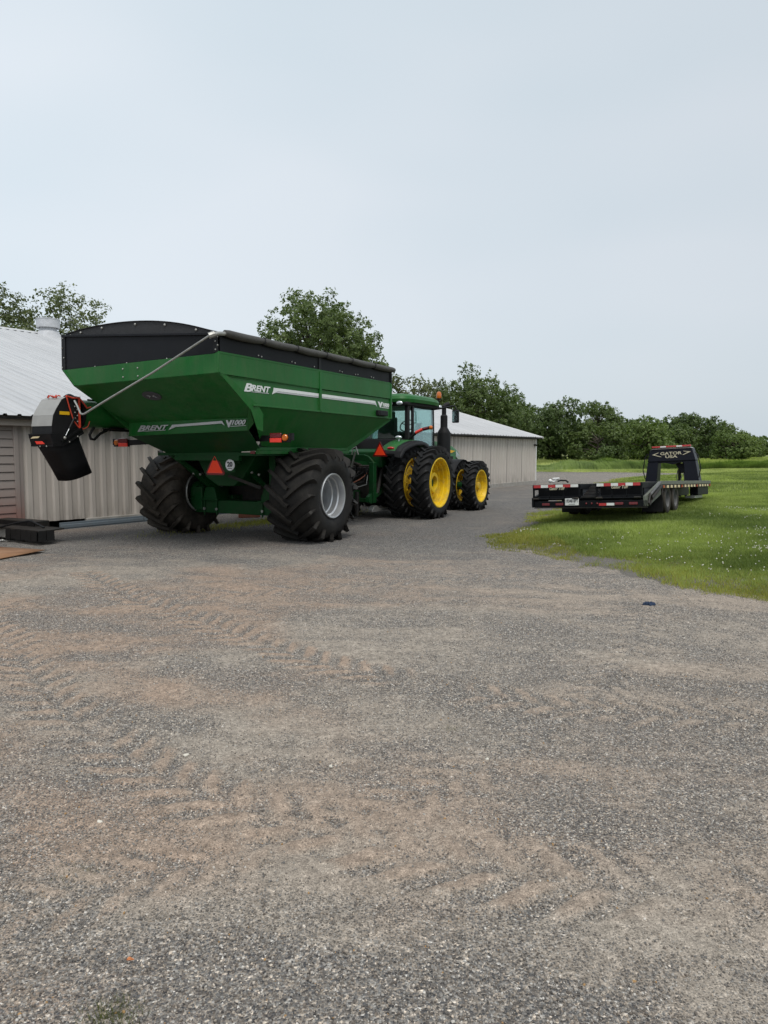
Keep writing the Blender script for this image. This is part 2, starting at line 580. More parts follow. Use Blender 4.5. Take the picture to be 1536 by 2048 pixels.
leaf_mat('leaves_mid', (0.052, 0.090, 0.026), (0.165, 0.215, 0.068))
leaf_mat('leaves_olive', (0.065, 0.086, 0.032), (0.185, 0.215, 0.095))
leaf_mat('leaves_light', (0.075, 0.130, 0.034), (0.205, 0.265, 0.078))
leaf_mat('grass_blade', (0.115, 0.165, 0.042), (0.465, 0.535, 0.165), 0.45)
leaf_mat('grass_edge', (0.20, 0.21, 0.045), (0.46, 0.43, 0.115), 0.45)
leaf_mat('grass_tall', (0.25, 0.31, 0.10), (0.62, 0.66, 0.28), 0.45)
leaf_mat('weed_dark', (0.105, 0.165, 0.042), (0.27, 0.36, 0.10), 0.45)
leaf_mat('weed', (0.07, 0.09, 0.02), (0.17, 0.18, 0.05), 0.4)

# ================================================================== ground
def wob(x, y, s=1.0):
    return (np.sin(x * 1.7 * s + 0.6 * np.sin(y * 1.1 * s)) * 0.5 + np.sin(y * 2.3 * s + 1.3 * np.sin(x * 0.9 * s)) * 0.35
            + np.sin((x * 4.1 + y * 3.3) * s) * 0.18 + np.sin((x * 7.7 - y * 6.1) * s) * 0.10)

def sdist(P, poly):
    """signed distance to a polygon, positive inside"""
    P = np.asarray(P, float)
    x, y = P[:, 0], P[:, 1]
    n = len(poly)
    best = np.full(len(P), 1e9)
    inside = np.zeros(len(P), bool)
    for i in range(n):
        ax, ay = poly[i]
        bx, by = poly[(i + 1) % n]
        ex, ey = bx - ax, by - ay
        tt = np.clip(((x - ax) * ex + (y - ay) * ey) / (ex * ex + ey * ey), 0, 1)
        best = np.minimum(best, np.hypot(x - ax - tt * ex, y - ay - tt * ey))
        cond = ((ay > y) != (by > y))
        with np.errstate(divide='ignore', invalid='ignore'):
            xi = ax + (y - ay) * ex / (ey if ey != 0 else 1e-9)
        inside ^= cond & (x < xi)
    return np.where(inside, best, -best)

LAWN = [(1.75, 14.2), (2.3, 12.75), (3.25, 11.35), (3.75, 9.9), (4.6, 8.45), (7.5, 5.8), (13, 3.0), (70, -6), (160, 20), (160, 58),
        (27, 57), (22, 52), (15, 46), (10.5, 36), (7.6, 28), (5.6, 23), (4.2, 19.5), (3.5, 17.3), (2.6, 15.2)]
FIELD = [(-420, 60), (9, 61), (18, 60), (25, 57.5), (30, 55), (1200, 30), (1400, 1500), (-1200, 1500), (-900, 70)]

def lawn_d(x, y):
    return sdist(np.stack([x, y], 1), LAWN) + 0.24 * wob(x, y, 1.3) + 0.13 * wob(x, y, 4.1)
def lawn_h(dd):
    return np.where(dd > 0, 0.37 * (1 - np.exp(-np.maximum(dd, 0) / 2.8)) + 0.004, -0.05 + 0.12 * np.maximum(dd, -0.4) * 0)
def field_d(x, y):
    return sdist(np.stack([x, y], 1), FIELD) + 0.5 * wob(x, y, 0.5)
def field_h(dd):
    return np.where(dd > 0, 0.38 * (1 - np.exp(-np.maximum(dd, 0) / 8.0)) + 0.004, -0.06)

def sheet(name, x0, x1, y0, y1, step, dfun, hfun, material, grow=1.0):
    xs = np.arange(x0, x1 + step, step)
    ys = np.arange(y0, y1 + step, step)
    X, Y = np.meshgrid(xs, ys)
    P = np.stack([X.ravel(), Y.ravel()], 1)
    dd = dfun(P[:, 0], P[:, 1])
    Z = hfun(dd)
    idx = np.arange(len(P)).reshape(X.shape)
    q = np.stack([idx[:-1, :-1], idx[:-1, 1:], idx[1:, 1:], idx[1:, :-1]], -1).reshape(-1, 4)
    keep = (dd[q] > 0).any(1)
    q = q[keep]
    used, inv = np.unique(q, return_inverse=True)
    q = inv.reshape(-1, 4)
    V = np.stack([P[used, 0], P[used, 1], Z[used]], 1)
    o = np_mesh(name, V, q, material, smooth=True)
    a = o.data.attributes.new('edge', 'FLOAT', 'POINT')
    a.data.foreach_set('value', dd[used].astype(np.float32))
    return tag(o, kind='structure')

# --- gravel material (world-space, metres)
STONE = [(0.0, (0.048, 0.049, 0.053)), (0.26, (0.110, 0.110, 0.114)), (0.55, (0.190, 0.186, 0.180)), (0.78, (0.300, 0.287, 0.268)),
         (0.93, (0.45, 0.425, 0.39)), (1.0, (0.78, 0.74, 0.68))]
# --- dust lying on the stones and the relief of the yard, computed once on the ground grid
def vnoise(x, y, seed):
    rg = np.random.default_rng(seed)
    tab = rg.random((256, 256))
    xi, yi = np.floor(x).astype(int), np.floor(y).astype(int)
    fx, fy = x - xi, y - yi
    fx, fy = fx * fx * (3 - 2 * fx), fy * fy * (3 - 2 * fy)
    a, b_ = tab[yi & 255, xi & 255], tab[yi & 255, (xi + 1) & 255]
    c, d_ = tab[(yi + 1) & 255, xi & 255], tab[(yi + 1) & 255, (xi + 1) & 255]
    return (a * (1 - fx) + b_ * fx) * (1 - fy) + (c * (1 - fx) + d_ * fx) * fy
def fbm(x, y, seed, octv=5, gain=0.55):
    v, amp, tot = 0, 1.0, 0
    for o in range(octv):
        v = v + amp * vnoise(x * 2 ** o + 17.3 * o, y * 2 ** o - 9.1 * o, seed + o)
        tot += amp
        amp *= gain
    return v / tot
def sstep(a, b_, v):
    q_ = np.clip((v - a) / (b_ - a), 0, 1)
    return q_ * q_ * (3 - 2 * q_)
TRACKS = [([(-4.6, 10.6), (-3.2, 8.7), (-2.05, 7.5), (-0.7, 6.0), (0.31, 5.3), (1.15, 4.9), (2.6, 4.55), (4.5, 4.5)], 0.30, 0.235, 1.0),
          ([(-5.6, 9.3), (-4.3, 7.5), (-3.3, 6.2), (-2.2, 4.75), (-1.2, 3.75), (-0.2, 3.15), (1.0, 2.75), (2.4, 2.6)], 0.28, 0.235, 0.85),
          ([(-3.0, 2.0), (-1.6, 2.55), (-0.7, 3.0), (0.1, 3.5), (1.2, 4.6), (2.2, 6.2), (2.9, 8.0), (3.1, 9.8)], 0.22, 0.19, 0.6),
          ([(-7.5, 8.2), (-5.0, 8.0), (-2.5, 8.6), (0.0, 9.6), (2.2, 10.4)], 0.30, 0.25, 0.5)]
def yard_fields(x, y):
    wx = x + 1.3 * (fbm(x * 0.33, y * 0.33, 5, 3) - 0.5)
    wy = y + 1.3 * (fbm(x * 0.33, y * 0.33, 15, 3) - 0.5)
    ca, sa = math.cos(R(-14)), math.sin(R(-14))
    u, v = wx * ca + wy * sa, -wx * sa + wy * ca
    patch = fbm(u * 0.55, v * 1.05, 21, 5, 0.6)
    streak = fbm(u * 0.42, v * 2.4, 31, 6, 0.62)
    small = fbm(x * 3.1, y * 3.1, 41, 5, 0.65)
    grit = fbm(x * 14, y * 14, 51, 3, 0.7)
    dust = 0.02 + 0.62 * (patch - 0.5) + 0.95 * (streak - 0.5) + 0.62 * (small - 0.5) + 0.28 * (grit - 0.5)
    red = sstep(0.42, 0.62, fbm(x * 0.45 + 3, y * 0.6, 61, 5)) * (0.25 + 0.75 * sstep(3.0, -2.0, x))
    hgt = 0.050 * (fbm(u * 0.6, v * 1.1, 71, 4) - 0.5) + 0.022 * (small - 0.5) + 0.007 * (grit - 0.5) + 0.012 * (streak - 0.5)
    for k, (pth, half, pitch, amt) in enumerate(TRACKS):
        best = np.full(x.shape, 9.0)
        tt, ss = np.zeros_like(x), np.zeros_like(x)
        acc = 0.0
        pp = [np.array(p, float) for p in pth]
        # round the polyline a little
        fine = []
        for q_ in range(len(pp) - 1):
            p0, p1, p2, p3 = pp[max(q_ - 1, 0)], pp[q_], pp[q_ + 1], pp[min(q_ + 2, len(pp) - 1)]
            for f in (0, 0.34, 0.67):
                fine.append(0.5 * ((2 * p1) + (-p0 + p2) * f + (2 * p0 - 5 * p1 + 4 * p2 - p3) * f * f + (-p0 + 3 * p1 - 3 * p2 + p3) * f ** 3))
        fine.append(pp[-1])
        for a, b_ in zip(fine[:-1], fine[1:]):
            e = b_ - a
            L_ = np.hypot(*e)
            f = np.clip(((x - a[0]) * e[0] + (y - a[1]) * e[1]) / L_ ** 2, 0, 1)
            dx, dy = x - a[0] - f * e[0], y - a[1] - f * e[1]
            dd_ = np.hypot(dx, dy)
            sg = np.sign(e[0] * dy - e[1] * dx)
            m_ = dd_ < best
            best = np.where(m_, dd_, best)
            tt = np.where(m_, acc + f * L_, tt)
            ss = np.where(m_, sg * dd_, ss)
            acc += L_
        edge_ = best + 0.22 * (small - 0.5) + 0.1 * (grit - 0.5)
        inb = sstep(half, half * 0.72, edge_)
        ph = (tt + 0.85 * np.abs(ss) + 0.10 * (small - 0.5) + np.where(ss > 0, pitch * 0.5, 0)) / pitch
        bar = 0.5 + 0.5 * np.sin(2 * np.pi * ph)
        bar = sstep(0.35, 0.75, bar) * sstep(0.02, 0.08, np.abs(ss) + 0.03)
        along = sstep(0.28, 0.48, fbm(tt * 0.8 + 9 * k, x * 0 + 3.7, 81 + k, 3)) * amt
        dust = dust + inb * along * (0.58 * bar - 0.26)
        red = np.maximum(red, inb * along * bar * 0.95 * sstep(3.5, -1.0, x))
        hgt = hgt + inb * along * (0.022 * bar - 0.011)
    dust = dust + 0.24 * np.exp(-((x + 1.35) / 0.6) ** 2 - ((y - 2.45) / 0.5) ** 2) + 0.20 * np.exp(-((x + 0.25) / 0.9) ** 2 - ((y - 3.05) / 0.35) ** 2)
    dust = dust - 0.26 * sstep(10.0, 14.5, y + 3 * (patch - 0.5))
    return sstep(-0.34, 0.44, dust), red, hgt

ys = [1.5]
while ys[-1] < 16.5:
    ys.append(ys[-1] + max(0.020, 0.0062 * ys[-1]))
ys = np.array([-60, -8, 0, 1.0] + ys + [18, 22, 30, 45, 60, 120, 300, 1500], float)
xs = np.array([-1300, -200, -60, -24, -14] + list(np.arange(-9.5, 9.51, 0.033)) + [14, 24, 60, 200, 1400], float)
X, Y = np.meshgrid(xs, ys)
P = np.stack([X.ravel(), Y.ravel()], 1)
g_dust, g_red, g_h = yard_fields(P[:, 0], P[:, 1])
fadeq = sstep(9.5, 7.5, np.abs(P[:, 0])) * sstep(1.5, 1.7, P[:, 1]) * sstep(16.4, 12.5, P[:, 1])
g_z = g_h * fadeq
nx = len(xs)
idx = np.arange(len(P)).reshape(X.shape)
Q = np.stack([idx[:-1, :-1], idx[:-1, 1:], idx[1:, 1:], idx[1:, :-1]], -1).reshape(-1, 4)

m, t, b = new_mat('gravel_ground')
geo = t.n('ShaderNodeNewGeometry')
pos = geo.outputs['Position']
sp = t.n('ShaderNodeSeparateXYZ')
t.l(pos, sp.inputs[0])
adust = t.n('ShaderNodeAttribute', attribute_name='dust').outputs['Fac']
ared = t.n('ShaderNodeAttribute', attribute_name='red').outputs['Fac']
vo = t.n('ShaderNodeTexVoronoi')
vo.inputs['Scale'].default_value = 105
t.l(pos, vo.inputs['Vector'])
sepc = t.n('ShaderNodeSeparateColor')
t.l(vo.outputs['Color'], sepc.inputs[0])
stone = t.ramp(sepc.outputs[0], STONE)
warm = t.mix(1.0, stone, (1.10, 1.0, 0.90), 'MULTIPLY')
stone = t.mix(t.ramp(sepc.outputs[1], [(0.4, 0.0), (0.6, 1.0)]), stone, warm)
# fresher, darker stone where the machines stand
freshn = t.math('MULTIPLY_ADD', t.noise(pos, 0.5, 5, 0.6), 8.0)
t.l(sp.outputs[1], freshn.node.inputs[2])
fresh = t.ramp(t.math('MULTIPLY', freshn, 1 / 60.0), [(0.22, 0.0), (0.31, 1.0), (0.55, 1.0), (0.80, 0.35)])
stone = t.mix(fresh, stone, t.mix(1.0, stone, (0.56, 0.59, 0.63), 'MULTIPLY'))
vo2 = t.n('ShaderNodeTexVoronoi')
vo2.inputs['Scale'].default_value = 220
t.l(pos, vo2.inputs['Vector'])
sep2 = t.n('ShaderNodeSeparateColor')
t.l(vo2.outputs['Color'], sep2.inputs[0])
# beyond the fine grid the dust comes from the noise alone
fard = t.ramp(t.noise(pos, 0.8, 6, 0.6, 0.4), [(0.48, 0.05), (0.68, 0.55)])
useg = t.ramp(t.math('MULTIPLY', sp.outputs[1], 1 / 20.0), [(0.66, 1.0), (0.80, 0.0)])
dsel = t.math('ADD', t.math('MULTIPLY', adust, useg), t.math('MULTIPLY', fard, t.math('SUBTRACT', 1.0, useg)))
gapn = t.math('MULTIPLY', t.math('SUBTRACT', vo.outputs['Distance'], 0.42), 1.3)
dl = t.math('ADD', dsel, gapn)
dustf = t.ramp(dl, [(0.10, 0.03), (0.50, 0.50), (0.86, 0.97)])
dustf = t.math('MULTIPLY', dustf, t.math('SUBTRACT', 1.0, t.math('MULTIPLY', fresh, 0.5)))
dn = t.noise(pos, 5.0, 6)
fine = t.noise(pos, 170, 3, 0.7)
dcol = t.mix(dn, (0.260, 0.222, 0.182), (0.400, 0.348, 0.290))
dcol = t.mix(t.math('MULTIPLY', ared, 0.58), dcol, t.mix(dn, (0.275, 0.178, 0.120), (0.40, 0.27, 0.19)))
dcol = t.mix(1.0, dcol, t.ramp(fine, [(0.3, 0.70), (0.7, 1.22)]), 'MULTIPLY')
dcol = t.mix(1.0, dcol, t.ramp(sep2.outputs[0], [(0.0, 0.50), (0.22, 0.92), (0.85, 1.04), (0.97, 1.5)]), 'MULTIPLY')
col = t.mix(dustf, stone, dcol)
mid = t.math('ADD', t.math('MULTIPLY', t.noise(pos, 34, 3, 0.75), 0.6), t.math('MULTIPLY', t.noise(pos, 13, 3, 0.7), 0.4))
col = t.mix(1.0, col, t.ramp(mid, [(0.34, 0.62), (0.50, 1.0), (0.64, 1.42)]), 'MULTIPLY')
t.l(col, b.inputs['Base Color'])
b.inputs['Roughness'].default_value = 0.92
b.inputs['Specular IOR Level'].default_value = 0.2
hgt = t.math('MULTIPLY', t.ramp(vo.outputs['Distance'], [(0.0, 1.0), (0.75, 0.0)]), t.math('SUBTRACT', 1.0, dustf))
hgt = t.math('ADD', hgt, t.math('MULTIPLY', t.noise(pos, 22, 6, 0.7), 1.0))
hgt = t.math('ADD', hgt, t.math('MULTIPLY', fine, 0.35))
t.l(t.bump(hgt, 0.8, 0.010), b.inputs['Normal'])

ground = np_mesh('ground', np.stack([P[:, 0], P[:, 1], g_z], 1), Q, 'gravel_ground', smooth=True)
tag(ground, kind='structure')
for nm_, arr in (('dust', g_dust), ('red', g_red)):
    at_ = ground.data.attributes.new(nm_, 'FLOAT', 'POINT')
    at_.data.foreach_set('value', arr.astype(np.float32))

# --- lawn and field sheets
def turf_mat(name, a, bcol, edge, es):
    m, t, b = new_mat(name)
    geo = t.n('ShaderNodeNewGeometry')
    pos = geo.outputs['Position']
    at = t.n('ShaderNodeAttribute', attribute_name='edge')
    n1 = t.noise(pos, 0.55, 6, 0.65)
    n2 = t.noise(pos, 9, 6, 0.7)
    n3 = t.noise(pos, 55, 3, 0.7)
    c = t.mix(t.ramp(t.math('MULTIPLY_ADD', n2, 0.6), [(0.3, 0.0), (0.75, 1.0)]), a, bcol)
    lk = c.node.inputs[0].links[0].from_node.inputs[0].links[0].from_node
    t.l(t.math('MULTIPLY', n1, 0.5), lk.inputs[2])
    ee = t.math('MULTIPLY_ADD', n1, 0.9)
    t.l(at.outputs['Fac'], ee.node.inputs[2])
    ef = t.ramp(t.math('DIVIDE', ee, es), [(0.25, 1.0), (1.0, 0.0)])
    c = t.mix(ef, c, edge)
    n4 = t.noise(pos, 1.6, 6, 0.65)
    be = t.math('SUBTRACT', at.outputs['Fac'], t.math('MULTIPLY', n4, 1.5))
    c = t.mix(t.ramp(be, [(0.0, 1.0), (0.3, 0.0)]), c, (0.20, 0.185, 0.165))
    c = t.mix(1.0, c, t.ramp(n3, [(0.3, 0.55), (0.7, 1.4)]), 'MULTIPLY')
    t.l(c, b.inputs['Base Color'])
    b.inputs['Roughness'].default_value = 0.9
    b.inputs['Specular IOR Level'].default_value = 0.15
    t.l(t.bump(t.math('ADD', n2, n3), 0.8, 0.05), b.inputs['Normal'])
turf_mat('lawn_turf', (0.085, 0.110, 0.028), (0.19, 0.22, 0.065), (0.21, 0.20, 0.075), 1.9)
turf_mat('field_turf', (0.18, 0.21, 0.080), (0.31, 0.33, 0.15), (0.20, 0.24, 0.07), 4.0)
sheet('lawn', 1.0, 40.0, -2.0, 58.0, 0.22, lawn_d, lawn_h, 'lawn_turf')
sheet('field', -420, 900, 50, 1400, 7.0, field_d, field_h, 'field_turf')

# ================================================================== barn
BA = (-8.235, 15.130)
BH = 34.69
BL, BW, EAVE, RIDGE = 29.05, 14.6, 2.60, 6.82
BY0 = -13.0
barn = thing('barn', 'long low barn with ribbed beige steel walls and white metal roof', 'barn', (BA[0], BA[1], 0), (0, 0, -R(BH)))
PITCH = 0.92 / 3
def sheet_profile(width, n, rib, base, h):
    """across-sheet profile: list of (u, height)"""
    p = width / n
    pts = []
    for i in range(n):
        u = i * p
        pts += [(u, 0), (u + p * 0.5 - rib * 0.9, 0.0), (u + p * 0.5 - rib * 0.5, h), (u + p * 0.5 + rib * 0.5, h), (u + p * 0.5 + rib * 0.9, 0.0)]
    pts.append((width, 0))
    return pts
WZ0, WZ1 = 0.20, 2.50
pr = sheet_profile(0.92, 3, 0.095, 0, 0.042)
g = G()
g.strip([(hh, u, WZ0) for u, hh in pr], [(hh, u, WZ1) for u, hh in pr])
for i in (1, 2, 3):                         # back lip so that a sheet has an edge
    pass
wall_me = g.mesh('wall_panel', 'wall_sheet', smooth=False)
ny = int(round((BL - BY0) / 0.92))
DOOR0, DOOR1 = -3.2, 0.44
for i in range(ny):
    y = BL - (i + 1) * 0.92
    if DOOR0 - 0.9 < y < DOOR1 - 0.35:
        continue
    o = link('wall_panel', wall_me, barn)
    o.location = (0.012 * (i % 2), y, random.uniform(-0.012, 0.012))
# the sheet next to the door, cut to width
g = G()
ycut = [BL - (i + 1) * 0.92 for i in range(ny) if BL - (i + 1) * 0.92 >= DOOR1 - 0.35][-1]
if ycut - (DOOR1 + 0.11) > 0.03:
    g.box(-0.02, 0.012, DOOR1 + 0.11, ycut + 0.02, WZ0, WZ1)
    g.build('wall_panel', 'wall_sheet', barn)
# gable and back walls (plain sheets), inner mass so light does not leak through
g = G()
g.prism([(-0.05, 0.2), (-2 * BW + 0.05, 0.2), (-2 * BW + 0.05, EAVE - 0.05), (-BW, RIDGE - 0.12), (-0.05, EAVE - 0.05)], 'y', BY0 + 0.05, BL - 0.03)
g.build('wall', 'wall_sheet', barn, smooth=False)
# concrete plinth, blue-grey splash board
g = G().box(-0.04, 0.075, 2.0, BL + 0.02, -0.05, 0.205).box(-0.04, 0.075, BY0, DOOR0 - 0.2, -0.05, 0.205)
g.build('plinth', 'concrete', barn, bev=0.012)
for k, (a, bb) in enumerate([(1.3, 3.55), (3.57, 5.9), (5.93, 8.1)]):
    g = G().box(0.08, 0.125, a, bb, -0.02, 0.155)
    g.prism([(0.125, 0.02), (0.135, 0.03), (0.135, 0.10), (0.125, 0.11)], 'y', a + 0.01, bb - 0.01)
    g.build('splash_board', 'blue_grey_board', barn, bev=0.006)
# roof sheets
RW = 0.92
slope = math.atan2(RIDGE - EAVE, BW)
OVER = 0.32
SL = math.hypot(RIDGE - EAVE, BW) + OVER
prr = sheet_profile(RW, 3, 0.06, 0, 0.034)
g = G()
nseg = 6
for k in range(nseg):
    g.strip([(-SL * k / nseg, u, hh) for u, hh in prr], [(-SL * (k + 1) / nseg, u, hh) for u, hh in prr])
roof_me = g.mesh('roof_panel', 'roof_sheet', smooth=False)
ex, ez = OVER * math.cos(slope), EAVE - OVER * math.sin(slope) + 0.03
nr = int(math.ceil((BL + 0.35 - BY0) / RW))
for i in range(nr):
    o = link('roof_panel', roof_me, barn)
    o.location = (ex, BL + 0.30 - (i + 1) * RW, ez + 0.004 * (i % 2) + random.uniform(-0.003, 0.003))
    o.rotation_euler = (0, slope, 0)
g = G()
g.add([(-BW, BY0, RIDGE + 0.02), (-BW, BL + 0.3, RIDGE + 0.02), (-2 * BW - ex, BL + 0.3, ez), (-2 * BW - ex, BY0, ez)], [(0, 1, 2, 3)])
g.build('roof_back', 'roof_sheet', barn, solid=0.03)
g = G()
g.prism([(-BW - 0.25, RIDGE - 0.01), (-BW, RIDGE + 0.10), (-BW + 0.25, RIDGE - 0.01), (-BW, RIDGE + 0.06)], 'y', BY0, BL + 0.31)
g.build('ridge_cap', 'roof_sheet', barn, smooth=False)
# eave: dark strip painted as the gutter's shadow gap, fascia board, rake trim
G().box(ex - 0.055, ex - 0.03, BY0, BL + 0.29, ez - 0.075, ez - 0.012).build('gutter_shade_strip', 'dark_iron', barn)
for k, (a, bb) in enumerate([(BY0, -3.4), (-3.38, 2.6)]):
    G().box(0.16, 0.19, a, bb, 2.33, 2.52).build('fascia_and_eave_shade', 'fascia', barn, bev=0.006)
G().box(0.06, 0.085, 2.62, BL - 0.02, 2.44, 2.52).build('fascia_and_eave_shade', 'dark_iron', barn)  # thin dark strip standing in for the shadow line under the roof
G().box(0.0, ex - 0.03, BY0, BL + 0.2, 2.522, 2.53).build('soffit', 'fascia', barn)
g = G()
g.add([(ex, BL + 0.31, ez - 0.08), (ex, BL + 0.31, ez + 0.035), (-BW, BL + 0.31, RIDGE + 0.065), (-BW, BL + 0.31, RIDGE - 0.05)], [(0, 1, 2, 3)])
g.build('rake_trim', 'white_paint', barn, solid=0.03)
G().box(-0.03, 0.05, BL - 0.02, BL + 0.045, 0.2, 2.50).build('corner_trim', 'white_paint', barn, bev=0.005)
G().box(0.02, 0.10, BL - 0.3, BL - 0.15, 2.10, 2.17).ball((0.12, BL - 0.22, 2.12), 0.05).build('wall_lamp', 'black_plastic', barn)
# sliding door with lapped boards
door = link('door', None, barn)
for k in range(13):
    z0 = 0.10 + k * 0.178
    G().prism([(0.02, z0), (0.062, z0), (0.045, z0 + 0.155), (0.032, z0 + 0.172), (0.02, z0 + 0.172)], 'y', DOOR0, DOOR1 - 0.10).build('board', 'door_board', door, smooth=False)
G().box(0.0, 0.016, DOOR0, DOOR1 - 0.09, 0.06, 2.42).build('backing', 'dark_iron', door)
G().box(0.02, 0.085, DOOR1 - 0.098, DOOR1, 0.06, 2.42).build('stile', 'door_board', door, bev=0.006)
G().box(-0.03, 0.05, DOOR1 + 0.012, DOOR1 + 0.10, 0.0, 2.44).build('door_jamb', 'door_board', barn, bev=0.006)
# roof ventilator standing on the ridge
vent = thing('roof_ventilator', 'round galvanised ventilator cap standing on the white barn roof ridge', 'vent')
vent.parent = None
hb = R(BH)
vx, vy = -BW + 0.15, 9.75
vent.location = (BA[0] + vx * math.cos(hb) + vy * math.sin(hb), BA[1] - vx * math.sin(hb) + vy * math.cos(hb), RIDGE - 0.2)
G().lathe([(-0.15, 0.62), (0.12, 0.56), (0.40, 0.36), (0.46, 0.34), (0.60, 0.34)], 28, 'z').build('base', 'vent_metal', vent)
G().lathe([(0.50, 0.37), (0.48, 0.46), (0.49, 0.475), (0.86, 0.475), (0.87, 0.465), (0.90, 0.30), (0.91, 0.01)], 28, 'z').build('cap', 'vent_metal', vent)
G().lathe([(0.84, 0.478), (0.84, 0.488), (0.87, 0.488), (0.87, 0.478)], 28, 'z', closed=True).build('band', 'vent_metal', vent)

# ================================================================== wheels
def tyre_mesh(name, RR, W, rimR, nl, lh, lw, sweep, material, flat=0.035, rev=False):
    g = G()
    r0 = RR - lh
    hs = RR - rimR
    half = [(0.0, r0), (W * 0.20, r0 - 0.006), (W * 0.36, r0 - 0.022), (W * 0.43, r0 - 0.05), (W * 0.475, r0 - 0.05 - hs * 0.12),
            (W * 0.50, rimR + hs * 0.48), (W * 0.495, rimR + hs * 0.30), (W * 0.465, rimR + hs * 0.10), (W * 0.44, rimR + 0.01)]
    prof = [(-a, r) for a, r in reversed(half)] + half[1:]
    g.lathe(prof, 72)
    def base(a):
        a = abs(a)
        for (a0, q0), (a1, q1) in zip(half[:5], half[1:6]):
            if a0 <= a <= a1:
                return q0 + (q1 - q0) * (a - a0) / (a1 - a0)
        return half[4][1]
    sg = -1.0 if rev else 1.0
    for s in (-1, 1):
        for i in range(nl):
            ph0 = 2 * math.pi * (i + (0.5 if s > 0 else 0.0)) / nl
            st = []
            ts = [-0.06, 0.05, 0.20, 0.36, 0.52, 0.68, 0.82, 0.92, 0.985]
            for tt in ts:
                a = s * tt * W / 2
                ph = ph0 - sg * sweep * (max(tt, 0) ** 0.86) if tt > 0 else ph0
                topr = RR - (0.0 if tt < 0.7 else (tt - 0.7) ** 2 * 0.35)
                st.append((a, ph, base(a) - 0.012, topr))
            # down over the shoulder
            a, ph, _, tr_ = st[-1]
            st.append((s * W * 0.505, ph - sg * sweep * 0.06, r0 - 0.10, tr_ - 0.055))
            st.append((s * W * 0.505, ph - sg * sweep * 0.07, r0 - 0.12 - hs * 0.05, r0 - 0.10 - hs * 0.05))
            vs = []
            k = len(st)
            for j in range(k):
                a0, p0 = st[max(j - 1, 0)][:2]
                a1, p1 = st[min(j + 1, k - 1)][:2]
                da, dp = (a1 - a0), (p1 - p0) * RR
                ln = math.hypot(da, dp) + 1e-9
                na, npz = -dp / ln, da / ln
                a, ph, rb, rt = st[j]
                wt = lw * (0.5 if j > 0 else 0.42)
                for off, rr in ((-wt * 1.16, rb), (-wt, rt), (wt, rt), (wt * 1.16, rb)):
                    aa = a + na * off
                    pp = ph + npz * off / RR
                    vs.append((aa, rr * math.cos(pp), rr * math.sin(pp)))
            fs = []
            for j in range(k - 1):
                for q in range(3):
                    fs.append((j * 4 + q, j * 4 + q + 1, j * 4 + 4 + q + 1, j * 4 + 4 + q))
            fs.append((0, 3, 2, 1))
            fs.append((k * 4 - 4, k * 4 - 3, k * 4 - 2, k * 4 - 1))
            g.add(vs, fs)
    lim = -(RR - flat)
    g.v = [(x * (1 + 0.04 * max(0, (lim + 0.25 - z) / 0.25)), y, max(z, lim)) for x, y, z in g.v]
    return g.mesh(name, material, ang=24)

def wheel(parent, x, y, RR, tyre_me, parts, side=1, flat=0.035, label=None):
    wpart = link('wheel', None, parent)
    wpart.location = (x, y, RR - flat)
    link('tyre', tyre_me, wpart)
    for nm, me in parts:
        o = link(nm, me, wpart)
        if side < 0:
            o.rotation_euler = (0, 0, math.pi)
    return wpart

# ================================================================== grain cart
CA = (-3.013, 14.971)
CH = 28.0
cart = thing('grain_cart', 'large green grain cart with black roll tarp and huge lugged tyres', 'grain cart', (CA[0], CA[1], 0), (0, 0, -R(CH)))
S, YR, YF, ZT, ZM = 1.87, -2.80, 3.28, 3.36, 2.585
SY = 0.20                                     # seam between the two side sheets
# ---- right side: two sheets with a folded rib line, corner posts and seam cover
def side_sheet(y0, y1, rear):
    g = G()
    # upper half sits 12 mm proud of the lower half: the fold seen as a dark line
    z1 = 3.02
    if rear:
        up = [(S, y0, ZT), (S, y1, ZT), (S, y1, z1), (S, y0 + 0.03, z1 + 0.02), (S, y0, z1 + 0.05)]
        lo = [(S - 0.022, y0 + 0.06, z1 + 0.005), (S - 0.022, y1, z1 - 0.01), (S - 0.022, y1, ZM), (S - 0.022, -1.95, ZM)]
    else:
        up = [(S, y0, ZT), (S, y1, ZT), (S, y1, z1), (S, y0, z1)]
        lo = [(S - 0.022, y0, z1 - 0.01), (S - 0.022, y1, z1 - 0.01), (S - 0.022, y1, ZM), (S - 0.022, y0, ZM)]
    g.plate(up, 0.012)
    g.plate(lo, 0.012)
    g.plate([(S + 0.004, up[-2][1] + (0.05 if rear else 0), z1 + 0.004), (S + 0.004, y1, z1 + 0.004), (S - 0.022, y1, z1 - 0.014), (S - 0.022, up[-2][1] + (0.05 if rear else 0), z1 - 0.014)], 0.006)
    return g
side_sheet(YR, SY - 0.02, True).build('side_panel', 'green_paint', cart, bev=0.003)
side_sheet(SY + 0.02, YF - 0.06, False).build('side_panel', 'green_paint', cart, bev=0.003)
G().box(S - 0.03, S + 0.022, SY - 0.035, SY + 0.035, ZM - 0.01, ZT).build('seam_cover', 'green_paint', cart, bev=0.006)
G().box(S - 0.05, S + 0.018, YF - 0.07, YF, ZM - 0.03, ZT + 0.01).build('corner_post', 'green_paint', cart, bev=0.008)
G().box(S - 0.06, S + 0.012, YR - 0.01, YR + 0.05, 3.05, ZT + 0.01).build('corner_post', 'green_paint', cart, bev=0.008)
# top rim
g = G().box(S - 0.03, S + 0.008, YR, YF, ZT, ZT + 0.035).box(-S, S, YF - 0.03, YF, ZT, ZT + 0.035).box(-S - 0.008, -S + 0.03, YR, YF, ZT - 0.08, ZT - 0.045)
g.build('top_rim', 'green_paint', cart, bev=0.004)
